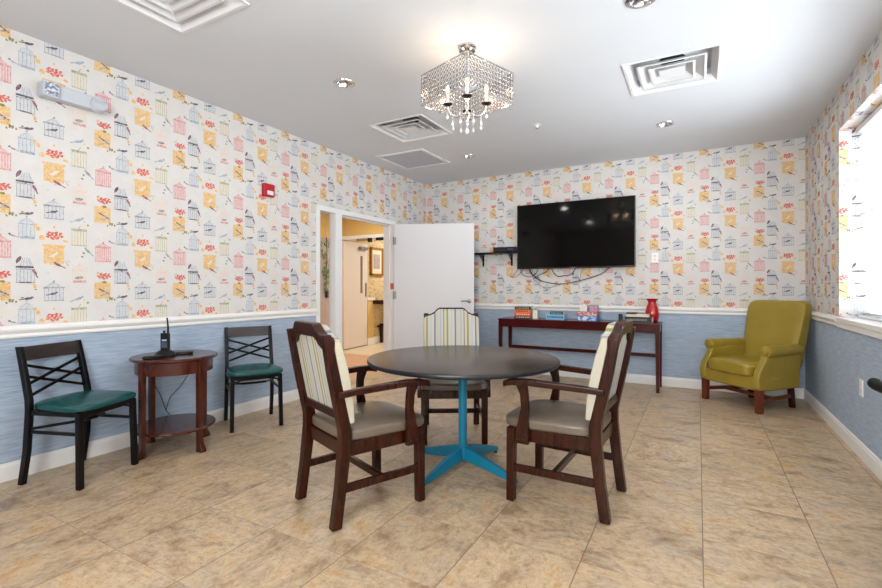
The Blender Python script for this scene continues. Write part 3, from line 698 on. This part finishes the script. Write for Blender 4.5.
ac.location = (-1.629,2.016,0); ac.rotation_euler.z = math.radians(-21.6)
ac['label'] = 'striped wooden armchair at left of round table, seen from behind'
dup(ac, (-.653,2.618,0), math.radians(87.5), 'striped wooden armchair at right of round table, seen side-on')
dup(ac, (-1.703,3.248,0), math.radians(210.5), 'striped wooden armchair behind the round table, facing the camera')

# ------------------------------------------------------------------ round table
rt = thing('round_table', 'round dark-topped dining table on turquoise pedestal, among striped armchairs', 'table', (-1.325,2.665,0))
mb = MB(); mb.lathe([(0,.692),(.600,.692),(.606,.694),(.610,.700),(.610,.712),(.606,.718)], 96); mb.build('table_edge', EDGE, rt, smooth=True)
mb = MB(); mb.lathe([(0,.7165),(.602,.7165),(.603,.7188),(.600,.7195),(0,.7195)], 96, caps=False); mb.build('tabletop', TOPM, rt, smooth=True)
mb = MB(); mb.lathe([(.0,.672),(.09,.672),(.16,.690),(.16,.692),(0,.692)], 24); mb.build('mounting_plate', BLACKM, rt)
mb = MB(); mb.lathe([(.0275,.10),(.0275,.675)], 24); mb.lathe([(.030,.060),(.036,.066),(.036,.15),(.029,.158)], 24); mb.build('pedestal', TEAL, rt, smooth=True)
for q in range(4):
    T = Matrix.Rotation(math.radians(-11+90*q),4,'Z')
    mb = MB(); rs = []
    for x, w, z0, z1 in ((.02,.046,.068,.150),(.10,.044,.058,.132),(.28,.037,.030,.078),(.385,.030,.014,.046),(.402,.024,.016,.036)):
        rs.append([(x,-w/2,z0),(x,w/2,z0),(x,w/2*.8,z1),(x,-w/2*.8,z1)])
    mb.rings(rs, T=T); f = mb.build('foot', TEAL, rt, bevel=.004)
    mb = MB(); mb.lathe([(.012,0),(.013,.005),(.008,.018)], 12, T=T @ Matrix.Translation((.382,0,0))); mb.build('leveller', BLACKP, f)

# ------------------------------------------------------------------ green-seat metal chairs
def side_chair():
    t = thing('side_chair', '', 'chair', group='black metal chairs with green seats along the left wall')
    for sx in (-1,1):
        mb = MB(); mb.sweep([(sx*.190,-.225,0),(sx*.190,-.190,.20),(sx*.188,-.175,.44),(sx*.186,-.180,.50),(sx*.184,-.230,.72),(sx*.183,-.254,.815)], .029, [.034,.036,.036,.036,.033,.030]); mb.build('rear_leg', BLACKM, t, bevel=.003)
        mb = MB(); mb.sweep([(sx*.192,.180,0),(sx*.185,.168,.44)], .031, .031); mb.build('front_leg', BLACKM, t, bevel=.003)
        mb = MB(); mb.bar((sx*.188,-.180,.315),(sx*.187,.172,.315),.012,.018); mb.bar((sx*.186,-.175,.428),(sx*.185,.168,.428),.020,.026); mb.build('side_bar', BLACKM, t)
    mb = MB(); mb.bar((-.185,.168,.428),(.185,.168,.428),.020,.026); mb.bar((-.185,-.175,.428),(.185,-.175,.428),.020,.026)
    mb.tube([(-.187,-.178,.33),(-.16,-.08,.345),(-.09,.05,.36),(0,.09,.365),(.09,.05,.36),(.16,-.08,.345),(.187,-.178,.33)], .009, 8)
    mb.tube([(-.185,.168,.36),(-.165,.168,.395),(-.12,.168,.412),(.12,.168,.412),(.165,.168,.395),(.185,.168,.36)], .008, 8); mb.build('seat_frame', BLACKM, t)
    yb = lambda z: -.180-.050*(z-.50)/.22-.0
    mb = MB(); P = []
    for x in (-.185,-.09,0,.09,.185): P.append((x, -.010*(1-(x/.185)**2)))
    rs = [[(x, yb(.735)+b-.009, .728),(x, yb(.735)+b+.009, .728),(x, yb(.81)+b+.009, .812),(x, yb(.81)+b-.009, .812)] for x, b in P]
    mb.rings(rs); mb.build('top_slat', mat('dark_stained_slat', (36,28,28), .3, var=(52,42,40), scale=6, stretch=(1,6,6)), t, bevel=.003)
    for (za, zb2) in ((.708,.618),(.640,.550)):
        for sx in (-1,1):
            mb = MB(); mb.bar((-sx*.182,yb(za)+.004*sx,za),(sx*.182,yb(zb2)+.004*sx,zb2-.03),.008,.017); mb.build('cross_bar', BLACKM, t)
    def tp(x, y, z):
        k = 1+.11*(y/.2); return (x*k, y, z+.024*max(0,1-(x/.22)**2)*max(0,1-((y)/.22)**2)*(1 if z > .462 else 0))
    mb = MB(); mb.pillow((0,.005,.460), (.415,.420,.042), 4.6, 12, tp); mb.build('seat', GREENV, t, smooth=True)
    return t
sc = side_chair(); sc.location = (-3.352,1.432,0); sc.rotation_euler.z = math.radians(-70.6)
sc['label'] = 'black metal chair with green seat, leftmost, nearer the camera'
dup(sc, (-3.335,2.672,0), math.radians(-119.4), 'black metal chair with green seat, right of the small round side table')

# ------------------------------------------------------------------ round side table and radio
st = thing('side_table', 'small round cherry-wood side table between the two green-seated chairs', 'table', (-3.345,2.000,0)); st.scale = (1,1,1.03)
mb = MB(); mb.lathe([(0,.632),(.272,.632),(.282,.640),(.282,.648),(.274,.656),(0,.656)], 64); mb.build('tabletop', CHERRY, st, smooth=True)
mb = MB(); mb.lathe([(.238,.545),(.250,.545),(.250,.632),(.238,.632)], 64, caps=False); mb.build('apron', CHERRY, st, smooth=True)
mb = MB(); mb.lathe([(0,.150),(.262,.150),(.268,.156),(.268,.164),(.262,.170),(0,.170)], 64); mb.build('shelf', CHERRY, st, smooth=True)
for q in range(4):
    a = math.radians(7+90*q); T = Matrix.Rotation(a,4,'Z')
    mb = MB(); mb.sweep([(.262,0,0),(.262,0,.02),(.250,0,.06),(.246,0,.12),(.246,0,.632)], [.060,.056,.036,.034,.036], [.040,.040,.036,.034,.036], T=T); mb.build('leg', CHERRY, st, bevel=.003)
T0 = Vector((-3.345,2.005,.6757))
rd = thing('two_way_radio', 'black two-way radio standing in its charging cradle on side table', 'radio', (T0.x+.0,T0.y-.075,T0.z), math.radians(35))
mb = MB(); mb.lathe([(.0,0),(.060,0),(.062,.010),(.048,.030),(.034,.042),(0,.042)], 28, T=Matrix.Scale(1.15,4,(1,0,0))); mb.build('charging_cradle', BLACKP, rd, smooth=True)
mb = MB(); mb.box(-.028,.028,-.016,.016,.030,.165); mb.build('radio_body', BLACKP, rd, bevel=.005)
mb = MB(); mb.tube([(.018,0,.16),(.019,0,.20),(.012,0,.275)], [.0085,.007,.005], 8); mb.build('antenna', BLACKP, rd, smooth=True)
mb = MB(); mb.tube([(-.008,0,.16),(-.008,0,.183)], .008, 10); mb.build('volume_knob', BLACKP, rd)
mb = MB(); mb.box(-.016,.016,-.018,-.016,.108,.120); mb.build('speaker_label', mat('label_grey', (170,180,195), .4), rd)
mb = MB(); mb.box(-.020,.020,-.0178,-.016,.060,.100); mb.build('speaker_grille', mat('grille_blue', (60,74,98), .5), rd)
mb = MB(); mb.pillow((0,0,.011), (.125,.050,.022), 5, 6); o = mb.build('charger_block', BLACKP, smooth=True, loc=(T0.x+.06,T0.y-.195,T0.z), rotz=math.radians(70)); tag(o, 'flat black charger block left of the radio on side table', 'charger')
mb = MB(); mb.pillow((0,0,.010), (.120,.045,.020), 5, 6); o = mb.build('radio_belt_clip', BLACKP, smooth=True, loc=(T0.x+.03,T0.y+.045,T0.z), rotz=math.radians(55)); tag(o, 'flat black case lying right of the radio on side table', 'case')
wc = thing('power_cord', 'thin black cord hanging behind the side table to outlet', 'cord', (XL+.02,2.10,.50))
mb = MB(); mb.tube([(.30,-.10,.155),(.20,-.12,.15),(.02,-.12,.10),(.0,-.10,-.05),(.0,-.04,-.17),(.0,0,-.29),(.01,.03,-.34),(.02,.07,-.39),(.05,.10,-.478),(.09,.14,-.497)], .003, 6); mb.build('cord', BLACKP, wc)
mb = MB(); mb.tube([(.01,.22,.06),(.0,.20,-.02),(.0,.12,-.12),(.0,.03,-.20),(.0,0,-.29)], .0028, 6); mb.build('cord_branch', BLACKP, wc)
mb = MB(); mb.box(.0,.05,.19,.27,.045,.085); mb.build('plug_adapter', BLACKP, wc, bevel=.004)
def outlet(nm, lab, loc, rz):
    t = thing(nm, lab, 'outlet', loc, rz)
    mb = MB(); mb.box(-.036,.036,0,.006,-.058,.058); mb.build('cover_plate', PLATE, t, bevel=.002)
    mb = MB()
    for z in (-.022,.022): mb.lathe([(.014,0),(.014,.0015)], 16, T=Matrix.Translation((0,.006,z)) @ Matrix.Rotation(-PI/2,4,'X'))
    mb.build('socket', mat('socket_ivory', (214,214,210), .4), t)
outlet('wall_outlet', 'white outlet plate low on the blue right wall', (XR,4.16,.480), PI/2)
outlet('wall_outlet', 'white outlet plate on papered wall right of the television', (-.45,YB,1.522), PI)
outlet('wall_outlet', 'white outlet plate on blue wall behind the side table', (XL,2.335,.563), -PI/2)

# ------------------------------------------------------------------ console table with its things
ct = thing('console_table', 'long dark red console table against the back wall under television', 'table', (-1.318,5.80,0))
hx, hy, H = .955, .205, .765
mb = MB(); mb.box(-hx,hx,-hy,hy,H-.022,H); mb.build('tabletop', MAHOG, ct, bevel=.003)
mb = MB()
for a in ((-hx+.01,hx-.01,-hy+.008,-hy+.03),(-hx+.01,hx-.01,hy-.03,hy-.008),(-hx+.01,-hx+.03,-hy+.03,hy-.03),(hx-.03,hx-.01,-hy+.03,hy-.03)): mb.box(*a,H-.105,H-.022)
mb.build('apron', MAHOG, ct, bevel=.002)
for sx in (-1,1):
    for sy in (-1,1):
        mb = MB(); mb.sweep([(sx*(hx-.025),sy*(hy-.025),0),(sx*(hx-.028),sy*(hy-.028),H-.03)], [.034,.046], [.034,.046]); mb.build('leg', MAHOG, ct, bevel=.002)
mb = MB(); mb.box(-hx+.03,hx-.03,hy-.045,hy-.018,.345,.385); mb.build('stretcher', MAHOG, ct, bevel=.002)
TZ = .765
PAGES = mat('book_pages', (222,214,192), .8, var=(206,198,176), scale=300, stretch=(.1,.1,1))
def book(lab, x, y, z, w, d, h, rz, cover, grp, marks=None, cat='book'):
    t = thing('book', lab, cat, (x,y,z), rz, grp)
    mb = MB(); mb.box(-w/2+.003,w/2-.004,-d/2+.004,d/2-.003,.003,h-.003); mb.build('pages', PAGES, t)
    mb = MB(); mb.box(-w/2,w/2,-d/2,d/2,0,.003); mb.box(-w/2,w/2,-d/2,d/2,h-.003,h); mb.box(-w/2,w/2,-d/2,-d/2+.004,.003,h-.003); mb.build('cover', cover, t)
    if marks:
        mb = MB()
        R = random.Random(len(lab))
        xx = -w*.40
        while xx < w*.36:
            l = R.uniform(.008,.02); mb.box(xx,xx+l,-d/2-.0008,-d/2,h*.32,h*.68); xx += l+R.uniform(.005,.012)
        mb.build('spine_lettering', marks, t)
    return t
bc = lambda n, c: mat('cover_'+n, c, .35)
CRM = mat('lettering_cream', (230,222,200), .5)
g1 = 'books stacked at the left end of the console'
z = TZ
for lab, w, d, h, rz, cv_, mk in [
    ('dark brown book at the bottom of the left console stack', .215,.15,.034,.10, bc('brown',(52,22,18)), CRM),
    ('bright orange-red book second from bottom of left console stack', .215,.15,.040,.16, bc('redorange',(222,78,34)), CRM),
    ('orange book with dark title, third in the left console stack', .205,.145,.040,.08, bc('orange',(232,122,52)), bc('black',(26,24,26))),
    ('black book lying on top of the left console stack', .210,.15,.038,.14, bc('black',(26,24,26)), mat('lettering_gold',(190,170,110),.5))]:
    book(lab, -1.985, 5.78, z, w, d, h, rz, cv_, g1, mk); z += h
mb = MB(); mb.box(-.030,.030,-.055,.055,0,.105)
o = mb.build('card_box', bc('cream',(226,222,206)), loc=(-1.835,5.80,TZ), rotz=.2, bevel=.002); tag(o, 'small cream upright box beside the left book stack on console', 'box')
mb = MB(); mb.box(-.024,.024,-.022,.022,0,.030)
o = mb.build('card_box', bc('greenish',(150,160,140)), loc=(-1.835,5.80,TZ+.105), rotz=.35, bevel=.002); tag(o, 'tiny pale green box on top of the cream upright box', 'box')
def gbox(lab, x, y, z, w, d, h, rz, body, front, strip=None, cat='box'):
    t = thing('game_box', lab, cat, (x,y,z), rz)
    mb = MB(); mb.box(-w/2,w/2,-d/2,d/2,0,h); mb.build('carton', body, t, bevel=.002)
    mb = MB(); mb.box(-w/2+.008,w/2-.008,-d/2-.001,-d/2,.004,h-.004); mb.build('printed_face', front, t)
    if strip:
        mb = MB(); R = random.Random(len(lab)); xx = -w*.42
        while xx < w*.38:
            l = R.uniform(.010,.024); mb.box(xx,xx+l,-d/2-.0018,-d/2-.001,h*.3,h*.7); xx += l+R.uniform(.004,.01)
        mb.build('face_marks', strip, t)
gbox('pale blue puzzle box on the console, left of middle', -1.56,5.78,TZ,.225,.16,.062,.05, bc('skyblue',(150,200,222)), bc('skyblue2',(126,190,220)), bc('navymark',(60,100,150)))
book('teal book lying on top of the pale blue puzzle box', -1.545,5.78,TZ+.062,.165,.12,.036,.08, bc('teal',(20,84,104)), None, mat('lettering_grey',(150,150,160),.5))
gbox('blue and white flat box at the bottom of the middle console pile', -1.165,5.78,TZ,.235,.17,.058,.0, bc('blue',(40,104,184)), mat('printwhiteblue',(210,224,240),.5,var=(60,130,200),scale=22,amt=.1), None)
gbox('red patterned box resting on the blue and white box', -1.170,5.78,TZ+.058,.240,.16,.050,.03, bc('brickred',(160,70,60)), mat('printred',(196,92,78),.5,var=(206,190,190),scale=34,amt=.12), None)
gbox('white card box on top of red patterned box, left one', -1.215,5.78,TZ+.108,.085,.10,.078,.0, bc('white',(228,226,224)), bc('white2',(222,222,226)), None)
gbox('small picture box on top of red patterned box, right one', -1.105,5.79,TZ+.108,.105,.10,.080,.1, bc('slate',(110,130,164)), mat('printpic',(150,160,190),.5,var=(200,120,130),scale=26,amt=.15), None)
g2 = 'books stacked at the right end of the console'
book('thick black book at the bottom of the right console stack', -.590,5.73,TZ,.285,.16,.066,-.06, bc('black',(26,24,26)), g2, mat('lettering_grey2',(128,128,132),.5))
book('slim cream book on top of the thick black book', -.600,5.74,TZ+.066,.235,.15,.030,-.02, bc('creambook',(218,206,184)), g2)
mb = MB(); mb.box(-.055,.055,-.08,.08,0,.018); o = mb.build('black_wallet', bc('black',(26,24,26)), loc=(-.668,5.735,TZ+.0962), bevel=.002); tag(o, 'flat black case lying on the slim cream book', 'case')
mb = MB(); mb.box(-.02,.02,-.03,.03,0,.088); o = mb.build('dark_tin', BLACKP, loc=(-.80,5.80,TZ), bevel=.003); tag(o, 'small dark upright box left of the right console book stack', 'box')
vs = MB(); vs.lathe([(.0,0),(.046,0),(.060,.010),(.074,.060),(.076,.100),(.066,.160),(.050,.205),(.044,.228),(.050,.245),(.066,.262),(.070,.270),(.062,.270),(.046,.246),(.040,.228),(.046,.200),(.060,.150),(.066,.100),(.05,.015),(.0,.012)], 40, caps=False)
o = vs.build('vase', REDG, smooth=True, loc=(-.468,5.905,TZ)); tag(o, 'glossy red vase at the right end of the console table', 'vase')

# ------------------------------------------------------------------ television, shelf, cables
tv = thing('television', 'large black flat-screen television mounted on the papered back wall', 'television', (-1.400,5.982,1.842), math.radians(-.5))
mb = MB(); mb.box(-.745,.745,-.022,.022,-.430,.430); mb.build('case', BEZEL, tv, bevel=.004)
mb = MB(); mb.box(-.733,.733,-.0245,-.0225,-.412,.420); mb.build('screen', SCREEN, tv)
mb = MB(); mb.box(-.035,.035,-.0235,-.022,-.424,-.418); mb.build('badge', NICKEL, tv)
mb = MB(); mb.box(-.25,.25,.022,.058,-.20,.20); mb.build('wall_mount', BLACKM, tv)
for k, pts in enumerate([[(-1.984,1.411),(-1.967,1.358),(-1.913,1.3),(-1.831,1.254),(-1.693,1.221),(-1.558,1.212),(-1.426,1.231),(-1.296,1.261),(-1.17,1.297),(-1.046,1.345),(-.944,1.43)],
    [(-1.693,1.43),(-1.659,1.354),(-1.603,1.31),(-1.536,1.318),(-1.469,1.324),(-1.415,1.361),(-1.365,1.43)],
    [(-1.996,1.43),(-1.967,1.347),(-1.901,1.309),(-1.831,1.345),(-1.761,1.376),(-1.711,1.43)],
    [(-2.116,1.43),(-2.092,1.348),(-2.031,1.313),(-1.96,1.314),(-1.90,1.36),(-1.86,1.43)],
    [(-2.128,1.43),(-2.202,1.355),(-2.229,1.308),(-2.177,1.317),(-2.116,1.36),(-2.055,1.43)],
    [(-1.943,1.43),(-1.943,1.296),(-1.854,1.208),(-1.761,1.151),(-1.647,1.181),(-1.547,1.212),(-1.339,1.246),(-1.314,1.327),(-1.279,1.43)]]):
    lab = ['long black cable sagging widest below the television','short black cable loop under the middle of the television','black cable curl under the left half of television','short black cable at far left below the television','thin reddish cable loop at the television lower left corner','thin grey cable hanging lowest in a point below television'][k]
    cvs = [Vector((x, 6.013 if z > 1.395 else 6.048-.005*k, z)) for x, z in pts]
    fine = []
    for i in range(len(cvs)-1):
        p0 = cvs[max(i-1,0)]; p1 = cvs[i]; p2 = cvs[i+1]; p3 = cvs[min(i+2,len(cvs)-1)]
        for s in range(5):
            t_ = s/5; fine.append(.5*((2*p1)+(p2-p0)*t_+(2*p0-5*p1+4*p2-p3)*t_*t_+(3*p1-p0-3*p2+p3)*t_**3))
    fine.append(cvs[-1])
    mb = MB(); mb.tube(fine, [.0055,.0055,.005,.004,.0035,.003][k], 6)
    tag(mb.build('television_cable', [BLACKP,BLACKP,BLACKP,BLACKP,mat('red_cable',(140,60,60),.5),mat('grey_cable',(110,108,112),.5)][k], smooth=True), lab, 'cable', 'cables hanging under the television')
sh = thing('wall_shelf', 'narrow black bracket shelf on papered wall left of television', 'shelf', (-2.47,YB,1.64))
mb = MB(); mb.box(-.345,.345,-.155,-.002,-.010,.012); mb.build('board', BLACKM, sh, bevel=.002)
for x in (-.215,.215):
    mb = MB(); mb.box(x-.012,x+.012,-.012,-.002,-.175,-.010); mb.box(x-.012,x+.012,-.14,-.012,-.020,-.010)
    mb.tube([(x,-.12,-.02),(x,-.10,-.05),(x,-.06,-.07),(x,-.03,-.10),(x,-.012,-.16)], .007, 6)
    mb.tube([(x,-.06+.022*math.cos(a*PI/5),-.045+.022*math.sin(a*PI/5)) for a in range(10)], .004, 5, closed=True); mb.build('bracket', BLACKM, sh)
md = thing('media_player', 'slim black media player box sitting on the bracket shelf', 'media player', (-2.31,5.985,1.652))
mb = MB(); mb.box(-.165,.165,-.065,.065,.006,.066); mb.build('case', mat('player_case',(20,22,34),.3), md, bevel=.003)
mb = MB(); mb.box(.05,.13,-.067,-.065,.030,.044); mb.build('display', mat('player_display',(60,80,150),.2), md)
mb = MB()
for x in (-.14,.14): mb.box(x-.012,x+.012,-.05,.05,0,.006)
mb.build('feet', BLACKP, md)

# ------------------------------------------------------------------ fire alarm strobe, emergency light
t = thing('fire_alarm', 'red fire alarm strobe on the papered left wall', 'fire alarm', (XL,3.08,2.105), -PI/2)
mb = MB(); mb.box(-.062,.062,.0,.045,-.062,.062); mb.build('housing', REDP, t, bevel=.008)
mb = MB(); mb.box(-.034,.034,.045,.060,-.048,-.008); mb.build('strobe_lens', mat('strobe_lens',(226,226,236),.15), t, bevel=.004)
t = thing('emergency_light', 'white two-headed emergency light high on the left wall', 'emergency light', (XL,1.475,2.420), -PI/2)
mb = MB(); EMG = mat('emergency_housing', (196,202,212), .4)
mb.box(-.115,.105,.0,.075,-.045,.045); mb.build('housing', EMG, t, bevel=.008)
GRID = mat('lens_facets', (120,134,158), .25, var=(210,216,226), scale=60, amt=.1)
mb = MB(); mb.box(.085,.175,.010,.095,-.050,.048); h = mb.build('lamp_head', EMG, t, bevel=.012); mb = MB(); mb.box(.094,.168,.095,.100,-.040,.040); mb.build('faceted_lens', GRID, h, bevel=.002)
mb = MB(); mb.lathe([(.030,.0),(.046,.012),(.050,.055),(.044,.066),(.0,.068)], 24, T=Matrix.Translation((-.135,.075,-.012)) @ Matrix.Rotation(math.radians(-70),4,'X') @ Matrix.Translation((0,0,-.035))); h = mb.build('lamp_head', EMG, t, smooth=True)
mb = MB()
for k in range(4): mb.box(-.165,-.105,.105,.112,-.030+.014*k,-.024+.014*k)
mb.build('reflector_rib', mat('rib_grey',(200,204,212),.3), h)

# ------------------------------------------------------------------ green armchair
ga = thing('green_armchair', 'olive green leather high-back armchair in the far right corner', 'armchair', (.455,5.535,0), math.radians(135))
for sx in (-1,1):
    mb = MB(); mb.sweep([(sx*.300,.245,0),(sx*.300,.245,.24)], [.050,.056], [.050,.056]); mb.build('front_leg', LEGW, ga, bevel=.003)
    mb = MB(); mb.sweep([(sx*.215,-.275,0),(sx*.215,-.245,.25)], .040, .045); mb.build('rear_leg', WOOD, ga, bevel=.003)
    mb = MB(); mb.bar((sx*.30,.245,.115),(sx*.217,-.26,.115),.022,.034); mb.build('side_stretcher', LEGW, ga)
mb = MB(); mb.bar((-.262,.03,.115),(.262,.03,.115),.022,.034); mb.build('cross_stretcher', LEGW, ga)
mb = MB(); rs = []
for z in (.205,.30,.335):
    rs.append([(-.325,.275,z),(.325,.275,z),(.335,.10,z),(.285,-.27,z),(-.285,-.27,z),(-.335,.10,z)])
mb.rings(rs); mb.build('seat_base', OLIVE, ga, bevel=.022, seg=4)
mb = MB(); mb.pillow((0,.045,.385), (.500,.510,.130), 6, 12, lambda x,y,z: (x, y+(.02 if y>.2 else 0), z+(.018*(1-(x/.26)**2) if z > .40 else 0))); mb.build('seat_cushion', OLIVE, ga, smooth=True)
mb = MB(); mb.pillow((0,0,0), (.585,.135,.70), 9, 14, lambda x,y,z: (x*(1+.06*z/.35), -.245-.20*(z+.35)+y*(1-.25*(z/.35)), .335+z+.35)); mb.build('backrest', OLIVE, ga, smooth=True)
for sx in (-1,1):
    poly = [(-.255,.215),(.270,.215),(.290,.24),(.296,.32),(.275,.39),(.225,.46),(.185,.54),(-.255,.57)]
    X = lambda y: sx*(.300-.026*max(0,(-.02-y)/.25))
    mb = MB(); mb.prism(poly, lambda y,z: (X(y)-sx*.036, y, z), lambda y,z: (X(y)+sx*.034, y, z)); arm = mb.build('arm', OLIVE, ga, bevel=.016, seg=4)
    mb = MB(); P = [(-.255,.575,.048),(-.15,.575,.051),(.0,.574,.053),(.10,.573,.055),(.175,.570,.058),(.192,.568,.053),(.198,.567,.040)]
    mb.tube([(X(y)+sx*.012,y,z) for y,z,r in P], [p[2] for p in P], 22); mb.build('arm_roll', OLIVE, arm, smooth=True)
    mb = MB(); mb.tube([(X(.23)+sx*.012,.196,.567),(X(.23)+sx*.012,.206,.567),(X(.23)+sx*.012,.209,.567)], [.034,.032,.020], 20); mb.build('arm_scroll', OLIVE, arm, smooth=True)

# ------------------------------------------------------------------ wheeled walker whose grip pokes in at the right edge
wk = thing('wheeled_walker', 'black grip of a wheeled walker poking in at right edge', 'walker', (.470,1.80,0), math.radians(-81))
for k, yy in enumerate((0,.355)):
    mb = MB(); mb.tube([(-.052,yy,.882),(-.048,yy,.882),(-.03,yy,.880),(.0,yy,.878),(.06,yy,.876)], [.010,.0165,.0180,.0165,.0165], 16); mb.build('hand_grip', mat('grip_rubber', (8,8,9), .55, spec=.2), wk, smooth=True)
    mb = MB(); mb.tube([(.05,yy,.876),(.10,yy,.87),(.14,yy,.83),(.20,yy,.45),(.06,yy,.12)], .011, 10); mb.tube([(.19,yy,.50),(.46,yy,.12)], .011, 10); mb.build('frame_tube', mat('walker_paint',(40,44,60),.3), wk, smooth=True)
    for xx in (.06,.46):
        mb = MB(); mb.lathe([(.02,-.014),(.085,-.014),(.092,-.008),(.092,.008),(.085,.014),(.02,.014)], 28, T=Matrix.Translation((xx,yy,.092)) @ Matrix.Rotation(PI/2,4,'X')); mb.build('wheel', BLACKP, wk, smooth=True)
mb = MB(); mb.box(.12,.40,.0,.355,.50,.525); mb.build('seat', BLACKP, wk, bevel=.006)

# ------------------------------------------------------------------ lights
def area(name, loc, rot, sx, sy, e, col, shape='RECTANGLE'):
    l = bpy.data.lights.new(name, 'AREA'); l.shape = shape; l.size = sx
    if shape == 'RECTANGLE': l.size_y = sy
    l.energy = e; l.color = col; o = bpy.data.objects.new(name, l); C.objects.link(o); o.location = loc; o.rotation_euler = rot; return o
for (x, y) in CANS:
    area('downlight_lamp', (x,y,ZC-.012), (0,0,0), .09, .09, 5, (1,.96,.90), 'DISK')  # dim fill put into downlights that look switched off
for q in range(4):
    a = q*PI/2+PI/4+ch.rotation_euler.z
    l = bpy.data.lights.new('candle_lamp','POINT'); l.energy = 1.15; l.color = (1,.74,.48); l.shadow_soft_size = .012
    o = bpy.data.objects.new('candle_lamp', l); C.objects.link(o); o.location = (ch.location.x+.126*math.cos(a), ch.location.y+.126*math.sin(a), ZC-.375+.145)
area('hall_lamp', (-4.75,5.3,CZ-.07), (0,0,0), .4, .4, 30, (1,.96,.92), 'DISK')
area('hall_lamp_far', (-4.9,8.4,CZ-.07), (0,0,0), .4, .4, 42, (1,.96,.92), 'DISK')
for y in (3.723,1.225):
    p = area('window_daylight', (XR+.36,y,1.50), (0,PI/2+.02,0), 1.5, 2.0, (104 if y > 2 else 62), (.95,.975,1.0))  # panels outside the far window and, as added fill, the nearer one
area('window_daylight', (-.25,YF-.30,1.67), (PI/2,0,0), 1.75, 1.45, 178, (1.0,.965,.92))  # fill panel outside the added front window
w = bpy.data.worlds.new('sky'); bpy.context.scene.world = w; w.use_nodes = True
bg = w.node_tree.nodes['Background']; bg.inputs[0].default_value = (.90,.95,1,1); bg.inputs[1].default_value = 3.0

# ------------------------------------------------------------------ camera
cam = bpy.data.cameras.new('camera'); co = bpy.data.objects.new('camera', cam); C.objects.link(co)
cam.sensor_width = 36; cam.lens = 461/882*36; cam.shift_y = -(294-287)/882; cam.clip_start = .02
yaw = math.atan((698-441)/461)
co.location = (0,0,1.171); co.rotation_euler = (PI/2,0,yaw)
bpy.context.scene.camera = co
sc_ = bpy.context.scene
sc_.view_settings.view_transform = 'Standard'; sc_.view_settings.look = 'None'; sc_.view_settings.gamma = 1; sc_.view_settings.use_curve_mapping = False
sc_.view_settings.exposure = 0.0
sc_.cycles.max_bounces = 8; sc_.cycles.diffuse_bounces = 5; sc_.cycles.glossy_bounces = 4; sc_.cycles.transmission_bounces = 6; sc_.cycles.transparent_max_bounces = 10
sc_.cycles.use_denoising = True; sc_.cycles.sample_clamp_indirect = 6; sc_.cycles.caustics_reflective = False; sc_.cycles.caustics_refractive = False
